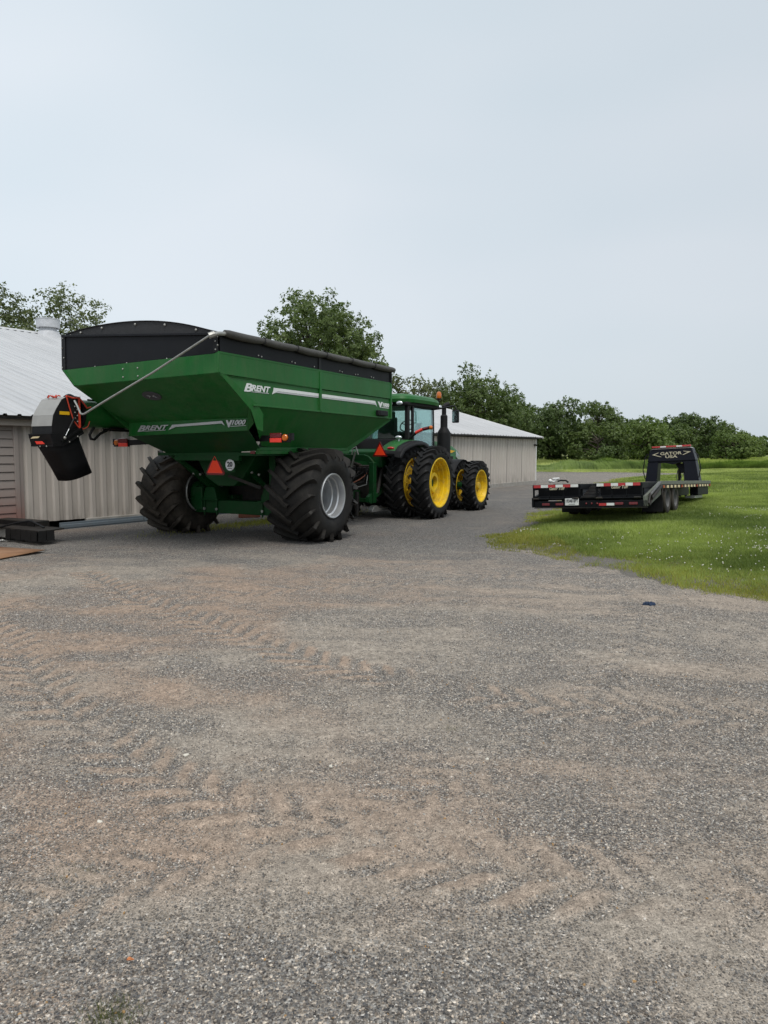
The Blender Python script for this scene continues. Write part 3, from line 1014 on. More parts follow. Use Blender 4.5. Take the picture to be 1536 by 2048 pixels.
# rear edge flange of the right side, running down the slope
g = G()
g.plate([(S - 0.004, YR + 0.01, 3.055), (S - 0.004, YR + 0.16, 3.055), (S - 0.004, -1.80, 2.60), (S - 0.004, -1.64, 2.44), (S - 0.004, -1.66, 2.13), (S - 0.03, -1.78, 2.17), (S - 0.03, -1.95, 2.50)], 0.012)
g.build('corner_gusset', 'green_paint', cart)
# ---- right lower slope
RS = [(S - 0.022, -1.95, ZM), (S - 0.022, YF, ZM - 0.02), (1.38, 2.02, 1.86), (1.38, -1.08, 1.88)]
G().plate([RS[0], (S - 0.022, SY, ZM - 0.01), (1.38, -0.65, 1.87), RS[3]], 0.012).build('lower_panel', 'green_paint', cart)
G().plate([(S - 0.022, SY, ZM - 0.01), RS[1], RS[2], (1.38, -0.65, 1.87)], 0.012).build('lower_panel', 'green_paint', cart)
# lip along the fold, brace strip, sill
g = G().bar((S - 0.01, -1.92, ZM - 0.004), (S - 0.01, YF - 0.02, ZM - 0.02), 0.05, 0.03)
g.build('fold_lip', 'green_paint', cart, bev=0.004)
g = G().box(1.30, 1.42, -1.15, 2.05, 1.73, 1.80).box(1.33, 1.40, -1.15, 2.05, 1.80, 1.86)
g.build('sill', 'green_paint', cart, bev=0.006)
# front: slope edge rail and front panel
G().bar((S - 0.05, YF - 0.02, ZM - 0.03), (1.36, 2.00, 1.80), 0.05, 0.10).build('front_rail', 'green_paint', cart, bev=0.005)
G().plate([(-S, YF - 0.03, ZT), (S, YF - 0.03, ZT), (S, YF - 0.03, ZM), (-1.5, YF - 0.03, ZM)], 0.012).build('front_panel', 'green_paint', cart)
G().plate([(-1.5, YF - 0.03, ZM), (S - 0.03, YF - 0.03, ZM), (1.37, 2.0, 1.8), (-1.2, 2.0, 1.8)], 0.012).build('front_slope', 'green_paint', cart)
# ---- rear: band, slope, lower band with lettering
G().plate([(-S, YR, 3.285), (S, YR, ZT), (S, YR, 3.05), (-1.57, YR, 2.985)], 0.014).build('rear_panel', 'green_paint', cart, bev=0.004)
G().bar((-S + 0.08, YR - 0.008, 3.27), (-1.52, YR - 0.008, 2.99), 0.012, 0.03, (0, 1, 0)).build('rear_flange', 'green_paint', cart)
SLP = [(-1.57, YR, 2.985), (S, YR, 3.05), (1.80, -1.95, 2.555), (1.55, -1.66, 2.385), (-1.42, -1.66, 2.345), (-1.60, -2.10, 2.62)]
G().plate(SLP, 0.012).build('rear_slope', 'green_paint', cart)
G().plate([(-1.42, -1.66, 2.345), (1.55, -1.66, 2.385), (1.55, -1.69, 2.155), (-1.40, -1.69, 2.085)], 0.014).build('rear_lower_panel', 'green_paint', cart, bev=0.004)
G().bar((-1.41, -1.685, 2.09), (1.55, -1.685, 2.16), 0.05, 0.014).build('rear_lip', 'green_paint', cart)
G().plate([(1.55, -1.66, 2.40), (1.80, -1.94, 2.56), (1.72, -1.72, 2.28), (1.57, -1.70, 2.15)], 0.01).build('corner_gusset', 'green_paint', cart)
# under slope from the lower band down to the sill
G().plate([(-1.40, -1.66, 2.09), (1.55, -1.66, 2.16), (1.38, -1.08, 1.80), (-1.0, -1.0, 1.72)], 0.012).build('belly_slope', 'green_frame_shaded', cart)
# ---- left side (leans in above the auger)
G().plate([(-S, YR, 3.285), (-S, YF, 3.285), (-1.57, YF, 2.985), (-1.57, YR, 2.985)], 0.012).build('side_panel', 'green_paint', cart)
G().plate([(-1.57, YR, 2.985), (-1.57, YF, 2.985), (-1.55, 2.9, 2.5), (-1.30, 2.0, 1.85), (-1.30, -1.5, 2.0), (-1.60, -2.10, 2.62)], 0.012).build('lower_panel', 'green_paint', cart)
# floor of the bin
G().box(-1.3, 1.36, -1.05, 2.0, 1.70, 1.76).build('floor_panel', 'green_frame_shaded', cart)
# ---- black extension boards
XL, XR = 3.905, 3.665
def black(poly, th=0.012, nm='extension_board'):
    return G().plate(poly, th).build(nm, 'black_panel', cart, bev=0.003)
black([(-S, YR + 0.015, 3.29), (S, YR + 0.015, ZT + 0.004), (S - 0.02, YR + 0.015, XR), (-S + 0.03, YR + 0.015, XL)])
black([(S - 0.016, YR + 0.06, ZT + 0.036), (S - 0.016, SY - 0.05, ZT + 0.036), (S - 0.016, SY - 0.05, 3.64), (S - 0.016, YR + 0.06, 3.64)])
black([(S - 0.016, SY + 0.03, ZT + 0.036), (S - 0.016, YF - 0.03, ZT + 0.036), (S - 0.016, YF - 0.03, 3.64), (S - 0.016, SY + 0.03, 3.64)])
black([(-S + 0.01, YR + 0.03, 3.29), (-S + 0.03, YR + 0.03, XL), (-S + 0.03, YF, XL), (-S + 0.01, YF, 3.29)])
black([(-S, YF - 0.01, ZT), (S, YF - 0.01, ZT), (S, YF - 0.01, 3.66), (-S, YF - 0.01, XL)])
G().box(S - 0.014, S + 0.006, SY - 0.05, SY + 0.03, ZT, 3.66).build('extension_post', 'black_metal', cart, bev=0.004)
G().box(S - 0.03, S + 0.015, YF - 0.06, YF, ZT + 0.012, 3.70).build('extension_post', 'black_metal', cart, bev=0.004)
G().bar((-S + 0.04, YR + 0.0, 3.29), (-S + 0.06, YR + 0.0, XL), 0.10, 0.012, (0, 1, 0)).build('extension_post', 'black_metal', cart)
G().bar((S - 0.05, YR + 0.0, ZT + 0.02), (S - 0.05, YR + 0.0, XR), 0.09, 0.012, (0, 1, 0)).build('extension_post', 'black_metal', cart)
G().bar((-S + 0.03, YR - 0.005, XL), (S - 0.02, YR - 0.005, XR), 0.05, 0.04).build('extension_rail', 'black_panel', cart, bev=0.006)
# bolts on posts and boards
for k in range(4):
    for (bx, bz0, bz1) in ((-S + 0.03, 3.33, 3.86), (S - 0.03, 3.42, 3.62)):
        G().ball((bx + (0.035 if k % 2 else -0.01), YR - 0.012, bz0 + (bz1 - bz0) * k / 3), 0.014, 5).build('bolt', 'galv', cart)
for yy in (-1.75, -1.66, -0.75, -0.65, 0.0, 0.95, 1.05, 1.6, 1.7, 2.3, 2.4):
    G().ball((S - 0.006, yy, ZT + 0.075 + 0.01 * (int(yy * 10) % 2)), 0.016, 5).build('bolt', 'galv', cart)
for xx in (-1.0, -0.2, 0.75):
    G().ball((xx, YR + 0.005, 3.325 + xx * 0.02), 0.014, 5).build('bolt', 'galv', cart)
for xx in (-0.28, 0.08):
    for zz in (3.08, 3.22):
        G().ball((xx, YR - 0.012, zz), 0.016, 5).build('bolt', 'galv', cart)
# ---- arched end caps and tarp
NA = 26
def arch(y):
    pts = []
    for i in range(NA + 1):
        f = i / NA
        x = -S + 0.12 + f * (2 * S - 0.16)
        zb = XL + (XR - XL) * f
        z = zb + 0.02 + (0.175 + 0.06 * f) * (1 - abs(2 * f - 1) ** 2.1)
        pts.append((x, y, z))
    return pts
A = arch(YR + 0.02)
G().plate(A + [(S - 0.05, YR + 0.02, XR + 0.01), (-S + 0.1, YR + 0.02, XL + 0.01)], 0.014).build('end_cap', 'tarp', cart)
B = arch(YF - 0.02)
G().plate(B + [(S - 0.05, YF - 0.02, XR + 0.01), (-S + 0.1, YF - 0.02, XL + 0.01)], 0.014).build('end_cap', 'tarp', cart)
for f in (0.06, 0.13, 0.30, 0.50, 0.70, 0.90):
    p = arch(YR)[int(f * NA)]
    G().ball((p[0], YR - 0.0, p[2] - 0.045), 0.022, 6).build('bolt', 'galv', cart)
# tarp sheet sagging slightly between bows
g = G()
NY = 40
grid = []
for j in range(NY + 1):
    y = YR - 0.01 + (YF - YR + 0.02) * j / NY
    sag = 0.022 * abs(math.sin(math.pi * j / NY * 5)) ** 0.7
    row = []
    for (x, _, z) in arch(0):
        e = (x + S) / (2 * S)
        row.append((x, y, z + 0.012 - sag * math.sin(math.pi * e)))
    row.append((S + 0.01, y, 3.70))
    grid.append(row)
for j in range(NY):
    g.strip(grid[j], grid[j + 1])
g.v = [tuple(p) for p in g.v]
g.build('tarp', 'tarp', cart, ang=60, solid=0.008)
# rolled tarp edge hanging along the right side
pts, rad = [], []
for j in range(61):
    f = j / 60
    y = YR + 0.12 + f * (YF - YR - 0.08)
    ph = (f * 6.0) % 1.0
    pts.append((S + 0.045, y, 3.695 - 0.012 * math.sin(math.pi * ((f * 6) % 1.0))))
    rad.append(0.060 + 0.006 * math.sin(math.pi * ph) - (0.012 if ph < 0.04 else 0))
g = G().tube(pts, rad, 14)
troll = g.build('tarp_roll', 'tarp_roll', cart, ang=50)
for k in range(1, 6):
    y = YR + 0.12 + k / 6 * (YF - YR - 0.08)
    G().tube([(S + 0.045 + 0.066 * math.cos(a), y + 0.02 * math.sin(a), 3.69 + 0.066 * math.sin(a)) for a in [i * math.pi / 6 - 1.2 for i in range(10)]], 0.008, 6).build('roll_strap', 'black_plastic', troll)
# roll tube end, universal joint and crank handle
G().tube([(S + 0.045, YR + 0.16, 3.685), (S + 0.03, YR - 0.03, 3.665), (S - 0.02, YR - 0.10, 3.645)], 0.034, 10).build('roll_tube', 'galv', cart)
G().tube([(S - 0.0, YR - 0.07, 3.655), (S - 0.06, YR - 0.14, 3.62)], 0.05, 8).build('crank_joint', 'galv', cart)
G().tube([(S - 0.05, YR - 0.13, 3.625), (0.6, YR - 0.17, 3.10), (-0.55, YR - 0.20, 2.655), (-1.02, YR - 0.21, 2.465), (-1.07, YR - 0.21, 2.447), (-1.12, YR - 0.205, 2.445), (-1.17, YR - 0.20, 2.458),
          (-1.30, YR - 0.16, 2.60), (-1.42, YR - 0.12, 2.70)], 0.018, 10).build('crank_handle', 'galv', cart)
# ---- lettering and stripes
YX, ZX = (0, 1, 0), (0, 0, 1)
XS_ = S - 0.011
def word(body, y0, y1, z0, z1, mt, shear, bold):
    text('lettering', body, 0.2, cart, (XS_, y0, z0), YX, ZX, mt, 0.003, shear, bold, fit=(y1 - y0, z1 - z0))
word('B', -2.15, -1.915, 2.80, 2.945, 'decal_light', 0.3, 0.006)
word('RENT', -1.945, -1.41, 2.822, 2.93, 'decal_light', 0.3, 0.006)
G().prism([(-1.95, 2.803), (-1.46, 2.806), (-1.45, 2.816), (-1.95, 2.813)], 'x', S - 0.015, S - 0.010).build('underline', 'decal_silver', cart)
for (y0, y1, head) in ((-1.36, SY - 0.04, True), (SY + 0.04, 2.50, False)):
    if head:
        pu = [(y0 + 0.05, 2.925), (y1, 2.925), (y1, 2.872), (y0 + 0.17, 2.872), (y0, 2.805), (y0 + 0.04, 2.87)]
        pd_ = [(y0 + 0.17, 2.868), (y1, 2.868), (y1, 2.842), (y0 + 0.13, 2.842), (y0 + 0.06, 2.825)]
    else:
        pu = [(y0, 2.925), (y1, 2.925), (y1 + 0.08, 2.80), (y1 - 0.03, 2.872), (y0, 2.872)]
        pd_ = [(y0, 2.868), (y1 - 0.04, 2.868), (y1 + 0.02, 2.835), (y1 - 0.08, 2.842), (y0, 2.842)]
    G().prism(pu, 'x', S - 0.015, S - 0.010).build('stripe', 'decal_light', cart)
    G().prism(pd_, 'x', S - 0.015, S - 0.010).build('stripe_shadow', 'decal_silver', cart)
word('V', 2.62, 2.86, 2.79, 2.92, 'decal_light', 0.0, 0.014)
word('1000', 2.86, 3.18, 2.815, 2.905, 'decal_light', 0.2, 0.008)
G().prism([(2.80, 2.790), (3.16, 2.790), (3.18, 2.803), (2.80, 2.803)], 'x', S - 0.015, S - 0.010).build('underline', 'decal_light', cart)
XX = (1, 0, 0.022)
def rword(body, x0, x1, z0, z1, shear, bold):
    text('lettering', body, 0.2, cart, (x0, -1.700, z0), XX, ZX, 'decal_silver', 0.003, shear, bold, fit=(x1 - x0, z1 - z0))
rword('B', -1.16, -0.93, 2.165, 2.285, 0.45, 0.006)
rword('RENT', -0.97, -0.33, 2.19, 2.28, 0.45, 0.006)
G().prism([(-1.0, 2.168), (-0.42, 2.184), (-0.41, 2.194), (-1.0, 2.178)], 'y', -1.704, -1.698).build('underline', 'decal_silver', cart)
G().prism([(-0.34, 2.185), (-0.24, 2.285), (0.98, 2.335), (1.04, 2.25), (0.97, 2.288), (-0.16, 2.243)], 'y', -1.704, -1.698).build('stripe', 'decal_silver', cart)
rword('V', 1.07, 1.23, 2.215, 2.345, 0.1, 0.014)
rword('1000', 1.20, 1.53, 2.255, 2.345, 0.4, 0.006)
G().prism([(1.17, 2.228), (1.52, 2.238), (1.53, 2.248), (1.17, 2.238)], 'y', -1.704, -1.698).build('underline', 'decal_silver', cart)
# oval emblem plate on the rear slope
ca = (0.03, -2.38, 2.80)
sdir = Vector((0, YR + 1.66, 3.05 - 2.385)).normalized()
nrm = Vector((1, 0, 0)).cross(sdir).normalized()
if nrm.y > 0: nrm = -nrm
cen = Vector((-0.02, -2.40, 2.79))
ov = [cen + Vector((1, 0, 0)) * (0.21 * math.cos(a)) + sdir * (0.13 * math.sin(a)) + nrm * 0.02 for a in [i * 2 * math.pi / 28 for i in range(28)]]
em = G().plate(ov, 0.012).build('emblem', 'decal_dark', cart)
for s in (-1, 1):
    G().plate([cen + nrm * 0.029 + Vector((s * 0.10, 0, 0)) + sdir * 0.03, cen + nrm * 0.029 + Vector((s * 0.02, 0, 0)) + sdir * 0.005, cen + nrm * 0.029 + Vector((s * 0.10, 0, 0)) - sdir * 0.05, cen + nrm * 0.029 + Vector((s * 0.045, 0, 0)) - sdir * 0.0], 0.004).build('emblem_mark', 'decal_silver', em)
G().box(S + 0.001, S + 0.005, SY + 0.09, SY + 0.30, 3.24, 3.29).build('warning_sticker', 'yellow_decal', cart)
lamp = G().box(S - 0.01, S + 0.07, 2.52, 2.98, 2.60, 2.72).build('work_lamp', 'black_plastic', cart, bev=0.015)
G().box(S + 0.071, S + 0.076, 2.58, 2.95, 2.615, 2.705).build('lens', 'black_panel', lamp)
# ---- rear lamps on arms, reflectors
G().bar((-1.15, -1.20, 1.99), (-1.95, -1.22, 1.96), 0.05, 0.11).build('lamp_arm', 'black_metal', cart)
G().bar((1.0, -1.20, 2.02), (1.75, -1.22, 2.02), 0.05, 0.11).build('lamp_arm', 'black_metal', cart)
for s, x0, z in ((-1, -1.93, 1.955), (1, 1.73, 2.02)):
    lb = G().box(min(x0, x0 + s * 0.42), max(x0, x0 + s * 0.42), -1.25, -1.20, z - 0.075, z + 0.075).build('lamp_bracket', 'black_plastic', cart, bev=0.008)
    xa, xb = sorted((x0, x0 + s * 0.25))
    G().box(xa, xb, -1.285, -1.252, z + 0.005, z + 0.095).build('lamp', 'red_dark_lens', lb, bev=0.008)
    G().box(xa, xb, -1.285, -1.252, z - 0.075, z + 0.002).build('reflector', 'red_reflector', lb, bev=0.005)
    G().lathe([(-1.29, 0.001), (-1.29, 0.045), (-1.275, 0.06), (-1.252, 0.063)], 20, 'y', (x0 + s * 0.325, 0, z + 0.01)).build('signal_lamp', 'amber_lens', lb)
    G().box(min(x0 + s * 0.40, x0 + s * 0.46), max(x0 + s * 0.40, x0 + s * 0.46), -1.24, -1.16, z - 0.04, z + 0.09).build('reflector', 'black_plastic', lb)
G().box(1.13, 1.24, -1.10, -1.07, 1.735, 1.785).build('reflector', 'red_dark_lens', cart, bev=0.004)
# slow-moving-vehicle triangle and the speed disc
cx, cz, yy = 0.205, 1.475, -1.03
def tri(r, y, c=(cx, cz)):
    return [(c[0], y, c[1] + r), (c[0] + r * 0.88, y, c[1] - r * 0.52), (c[0] - r * 0.88, y, c[1] - r * 0.52)]
def tri_cut(r, cutr):
    P = tri(r, 0)
    out_ = []
    for i in range(3):
        a, b2, c2 = Vector(P[i - 1]), Vector(P[i]), Vector(P[(i + 1) % 3])
        out_.append(b2 + (a - b2).normalized() * cutr)
        out_.append(b2 + (c2 - b2).normalized() * cutr)
    return [(p[0], p[2]) for p in out_]
tr0 = tri_cut(0.30, 0.05)
smv = G().prism(tr0, 'y', yy, yy + 0.01).build('slow_vehicle_triangle', 'red_dark_lens', cart)
PT = tri(0.215, 0)
G().prism([(p[0], p[2]) for p in PT], 'y', yy - 0.006, yy - 0.001).build('triangle_face', 'orange_triangle', smv)
for i in range(3):
    a, b2 = Vector(PT[i]), Vector(PT[(i + 1) % 3])
    G().bar((a.x, yy - 0.008, a.z), (b2.x, yy - 0.008, b2.z), 0.004, 0.016, (0, 0, 1) if abs((b2 - a).z) < 0.01 else (1, 0, 0)).build('triangle_edge', 'red_reflector', smv)
disc = G().lathe([(0, 0.001), (0, 0.112), (0.008, 0.112)], 32, 'y', (0.585, yy - 0.01, 1.52)).build('speed_disc', 'decal_light', cart)
G().lathe([(-0.001, 0.098), (-0.003, 0.098), (-0.003, 0.108), (-0.001, 0.108)], 32, 'y', (0.585, yy - 0.01, 1.52)).build('disc_ring', 'decal_silver', disc)
text('lettering', '20', 0.13, cart, (0.585, yy - 0.014, 1.49), (1, 0, 0), ZX, 'decal_dark', 0.002, 0, 0.006, 1.0, 'CENTER')
G().box(0.535, 0.635, yy - 0.015, yy - 0.012, 1.448, 1.462).build('small_print', 'decal_dark', cart)
G().box(0.10, 0.68, yy + 0.012, yy + 0.03, 1.38, 1.62).build('sign_plate', 'green_frame_shaded', cart)
# ---- running gear: axle, pedestals, struts
G().box(-1.42, 1.42, -0.05, 0.28, 0.46, 0.74).build('axle', 'green_frame_shaded', cart, bev=0.012)
G().tube([(-1.75, 0.11, 0.62), (1.75, 0.11, 0.62)], 0.10, 16).build('axle_shaft', 'dark_iron', cart)
for s in (-1, 1):
    x = s * 0.78
    G().prism([(x - 0.20, 0.72), (x + 0.20, 0.72), (x + 0.17, 0.86), (x + 0.12, 1.02), (x - 0.12, 1.02), (x - 0.17, 0.86)], 'y', -0.10, 0.34).build('axle_pedestal', 'green_frame_shaded', cart, bev=0.012)
    G().box(x - 0.24, x + 0.24, -0.14, 0.38, 0.735, 0.765).build('pedestal_plate', 'green_frame_shaded', cart, bev=0.006)
    for bx in (-0.17, 0.17):
        G().tube([(x + bx, -0.08, 0.42), (x + bx, -0.08, 0.80)], 0.016, 8).build('bolt', 'green_frame_shaded', cart)
        G().tube([(x + bx, -0.075, 0.55), (x + bx, -0.10, 0.55)], 0.03, 8).build('bolt', 'galv', cart)
    # hub on the axle end
    G().lathe([(s * 1.05, 0.15), (s * 1.18, 0.17), (s * 1.22, 0.24), (s * 1.30, 0.24)], 24, 'x', (0, 0.11, 0.905)).build('hub', 'green_frame_shaded', cart)
    G().box(min(s * 1.0, s * 1.34), max(s * 1.0, s * 1.34), -0.10, 0.32, 0.52, 1.02).build('spindle_block', 'green_frame_shaded', cart, bev=0.012)
# struts from pedestals up to the bin
G().bar((-0.86, 0.10, 0.98), (-1.36, -0.95, 1.98), 0.13, 0.10).build('strut', 'green_frame_shaded', cart, bev=0.008)
G().bar((-0.70, 0.10, 0.98), (-1.02, -0.98, 1.74), 0.10, 0.08).build('strut', 'green_frame_shaded', cart, bev=0.008)
G().bar((0.66, 0.12, 0.98), (0.15, -1.05, 2.02), 0.11, 0.08).build('strut', 'green_frame_shaded', cart, bev=0.008)
G().box(0.92, 1.08, -0.25, -0.10, 0.95, 1.78).build('post', 'green_frame_shaded', cart, bev=0.008)
G().box(-0.98, -0.84, 0.55, 0.70, 0.80, 1.72).build('post', 'green_frame_shaded', cart, bev=0.008)
G().box(0.84, 0.98, 0.55, 0.70, 0.80, 1.72).build('post', 'green_frame_shaded', cart, bev=0.008)
G().box(-0.85, 0.80, -1.04, -0.94, 1.60, 1.80).build('cross_member', 'green_frame_shaded', cart, bev=0.008)
G().box(-1.30, 1.30, 0.3, 0.45, 1.60, 1.72).build('cross_member', 'green_frame_shaded', cart, bev=0.008)
G().bar((0.25, -0.7, 1.30), (0.78, -0.35, 1.05), 0.02, 0.06).build('link_bar', 'dark_iron', cart)
for (x, z) in ((-0.92, 1.32), (0.62, 1.36), (-0.74, 1.30), (0.80, 1.32)):
    G().ball((x, -0.42, z), 0.03, 6).build('bolt', 'galv', cart)
# sump / lower auger housing
G().prism([(-0.75, 1.72), (0.85, 1.72), (0.5, 1.25), (0.25, 1.08), (-0.15, 1.08), (-0.45, 1.25)], 'y', -0.55, 1.9).build('sump', 'green_frame_shaded', cart, bev=0.01)
G().box(-0.85, 1.05, 0.62, 1.7, 0.66, 1.24).build('gear_case_shade', 'dark_iron', cart, bev=0.03)  # dark box put in for the shadow and machinery behind the axle
# tongue
G().bar((0.35, 0.35, 0.72), (0.12, 4.75, 0.62), 0.22, 0.26).build('tongue', 'green_frame_shaded', cart, bev=0.012)
G().bar((-0.6, 0.35, 0.72), (0.0, 4.2, 0.64), 0.16, 0.22).build('tongue_brace', 'green_frame_shaded', cart, bev=0.012)
G().tube([(0.16, 4.70, 0.60), (0.16, 5.05, 0.55)], 0.07, 12).build('hitch_eye', 'dark_iron', cart)
G().tube([(0.55, 3.9, 0.75), (0.55, 3.9, 0.35), (0.55, 3.9, 0.12)], [0.06, 0.06, 0.05], 10).build('jack', 'dark_iron', cart)
G().tube([(0.3, 2.2, 1.7), (0.25, 3.4, 1.25), (0.2, 4.4, 1.0), (0.15, 5.2, 1.15)], 0.022, 8).build('hose', 'hose', cart)
G().tube([(0.1, 2.2, 1.6), (0.1, 3.4, 1.05), (0.05, 4.4, 0.9), (0.05, 5.2, 1.05)], 0.022, 8).build('hose', 'hose', cart)
# ---- auger folded along the left side
AX, AZ = -1.975, 2.50
aug = G().tube([(AX, -2.62, AZ), (AX, -1.4, AZ), (AX, 0.2, AZ - 0.02), (AX + 0.2, 2.2, AZ - 0.1)], 0.27, 28).build('auger_tube', 'green_paint', cart, ang=40)
G().lathe([(-0.03, 0.27), (-0.03, 0.34), (0.03, 0.34), (0.03, 0.27)], 28, 'y', (AX, -2.52, AZ), closed=True).build('auger_flange', 'black_metal', aug)
for k in range(16):
    an = 2 * math.pi * k / 16
    G().ball((AX + 0.31 * math.cos(an), -2.485, AZ + 0.31 * math.sin(an)), 0.014, 4).build('bolt', 'galv', aug)
G().tube([(AX + 0.15, -2.3, AZ + 0.27), (AX + 0.17, -1.4, AZ + 0.25), (AX + 0.2, 0.2, AZ + 0.2)], 0.018, 6).build('hose', 'hose', aug)
G().tube([(AX + 0.3, -2.30, 2.24), (AX + 0.32, -2.42, 2.10), (AX + 0.32, -2.40, 2.02), (AX + 0.30, -2.30, 2.01), (AX + 0.28, -2.15, 2.12), (AX + 0.2, -1.8, 2.24), (AX + 0.1, -1.4, 2.24)], 0.026, 8).build('hose', 'hose', aug)
G().bar((AX + 0.1, -1.9, 2.21), (AX + 0.1, 0.1, 2.19), 0.06, 0.05).build('auger_rail', 'black_metal', aug)
HX0, HX1 = -2.25, -1.70
prof = [(-2.56, 2.80), (-2.88, 2.775), (-2.97, 2.73), (-3.09, 2.56), (-3.165, 2.43), (-3.20, 2.24), (-3.21, 2.08), (-2.66, 2.18), (-2.56, 2.22)]
hood = G().prism(prof, 'x', HX0, HX1).build('spout_hood', 'black_plastic', cart, bev=0.006)
# pale wrap sheets over the hood, one per facet
for (a, bb), mm in zip(zip(prof[0:5], prof[1:6]), ['grey_hood'] * 5):
    dy, dz = bb[0] - a[0], bb[1] - a[1]
    ln = math.hypot(dy, dz)
    ny_, nz_ = (dz / ln, -dy / ln)
    off = 0.007
    G().plate([(HX0 - 0.006, a[0] + ny_ * off, a[1] + nz_ * off), (HX1 + 0.004, a[0] + ny_ * off, a[1] + nz_ * off),
               (HX1 + 0.004, bb[0] + ny_ * off, bb[1] + nz_ * off), (HX0 - 0.006, bb[0] + ny_ * off, bb[1] + nz_ * off)], 0.006).build('hood_sheet', mm, hood)
G().box(HX1 + 0.003, HX1 + 0.008, -3.03, -2.82, 2.455, 2.515).build('warning_sticker', 'yellow_decal', hood)
# swivelling rim frame below the hood
ring_t = [(HX1 + 0.03, -3.26, 2.10), (HX0 - 0.03, -3.26, 2.10), (HX0 - 0.03, -2.58, 2.24), (HX1 + 0.03, -2.58, 2.24)]
ring_b = [(HX1 + 0.035, -3.20, 1.885), (HX0 - 0.03, -3.20, 1.885), (HX0 - 0.03, -2.56, 2.13), (HX1 + 0.035, -2.56, 2.13)]
rimm = G()
ring_b.insert(0, (HX1 + 0.035, -3.02, 1.89))
ring_t.insert(0, (HX1 + 0.03, -3.02, 2.12))
k = len(ring_t)
rimm.add(ring_t + ring_b, [(i, (i + 1) % k, (i + 1) % k + k, i + k) for i in range(k)])
rim_o = rimm.build('spout_rim', 'black_metal', cart, smooth=False, solid=0.012)
loop = ring_b + [ring_b[0]]
for i in range(k):
    G().bar(loop[i], loop[i + 1], 0.035, 0.03).build('rim_bar', 'black_metal', rim_o)
G().plate([(-2.02, -3.285, 1.915), (-1.80, -3.285, 1.915), (-1.86, -3.29, 1.965), (-2.06, -3.29, 1.965)], 0.004).build('reflector', 'red_reflector', rim_o)
G().plate([(-2.19, -3.285, 2.015), (-1.97, -3.285, 2.025), (-1.92, -3.29, 2.055), (-2.12, -3.29, 2.05)], 0.004).build('reflector', 'cream_reflector', rim_o)
for (x, y, z) in ((-2.0, -3.235, 1.872), (-1.82, -3.235, 1.875), (HX1 + 0.055, -2.88, 1.955), (HX1 + 0.055, -2.70, 2.06)):
    G().ball((x, y, z), 0.014, 5).build('bolt', 'galv', rim_o)
# rubber spout: oval sleeve hanging and slanting forward
g = G()
lv = [(0.0, 2.02, -2.89, 0.315, 0.285), (0.3, 1.82, -2.79, 0.295, 0.28), (0.65, 1.56, -2.655, 0.275, 0.265), (1.0, 1.31, -2.53, 0.265, 0.255)]
ns = 32
for fz, z, yc, ry, rx in lv:
    for j in range(ns):
        a = 2 * math.pi * j / ns
        cc, ss = math.cos(a), math.sin(a)
        e = 0.62
        px = AX + rx * math.copysign(abs(cc) ** e, cc)
        py = yc + ry * math.copysign(abs(ss) ** e, ss)
        tilt = (py - yc) * (0.30 if fz > 0.9 else (0.36 if fz == 0 else 0.32))
        g.v.append((px, py, z + tilt))
for i in range(3):
    for j in range(ns):
        g.f.append((i * ns + j, i * ns + (j + 1) % ns, (i + 1) * ns + (j + 1) % ns, (i + 1) * ns + j))
g.build('spout_sleeve', 'rubber_spout', cart, ang=60, solid=0.02)
# hydraulic cylinder, red straps and bracket
G().tube([(HX1 + 0.06, -2.76, 2.40), (HX1 + 0.06, -2.88, 2.20)], 0.022, 10).build('cylinder', 'black_metal', hood)
G().tube([(HX1 + 0.06, -2.87, 2.215), (HX1 + 0.06, -2.96, 2.07)], 0.013, 10).build('cylinder_rod', 'chrome', hood)
G().bar((HX1 + 0.05, -3.05, 1.97), (HX1 + 0.05, -2.60, 2.22), 0.03, 0.035).build('rim_arm', 'black_metal', rim_o)
G().ball((HX1 + 0.07, -2.99, 2.03), 0.03, 6).build('pivot_pin', 'galv', rim_o)
G().tube([(HX1 + 0.04, -2.90, 2.79), (HX1 + 0.03, -2.84, 2.60), (HX1 + 0.03, -2.76, 2.36), (HX1 + 0.03, -2.64, 2.22)], 0.012, 8).build('strap', 'strap_red', hood)
G().bar((HX1 + 0.03, -2.62, 2.78), (HX1 + 0.035, -2.63, 2.20), 0.05, 0.012, (0, 1, 0)).build('strap', 'strap_red', hood)
G().tube([(HX1 + 0.03, -2.90, 2.80), (HX1 + 0.03, -2.76, 2.77), (HX1 + 0.03, -2.62, 2.78), (HX1 + 0.04, -2.54, 2.70), (HX1 + 0.06, -2.47, 2.60), (HX1 + 0.08, -2.40, 2.62)], 0.016, 8).build('strap', 'strap_red', hood)
G().tube([(HX1 + 0.03, -2.63, 2.24), (HX1 + 0.04, -2.55, 2.20), (HX1 + 0.05, -2.46, 2.25), (HX1 + 0.06, -2.42, 2.35)], 0.008, 6).build('cord', 'strap_red', hood)
pts = [(-1.80 - 0.03 * i + 0.03 * math.sin(i * 2.1), -2.95 + 0.03 * math.cos(i * 1.7), 2.795 + 0.025 * math.sin(i * 2.6)) for i in range(12)]
G().tube(pts, 0.013, 6).build('cord', 'strap_red', hood)
G().tube([(AX + 0.28 * math.cos(a), -2.60, AZ + 0.03 + 0.32 * math.sin(a)) for a in [0.5 + 0.22 * i for i in range(12)]], 0.02, 8).build('hose', 'hose', hood)
for k in range(7):
    G().ball((HX1 + 0.02, -2.66 - 0.05 * (k % 2), 2.34 + 0.055 * k), 0.014, 5).build('bolt', 'galv', hood)

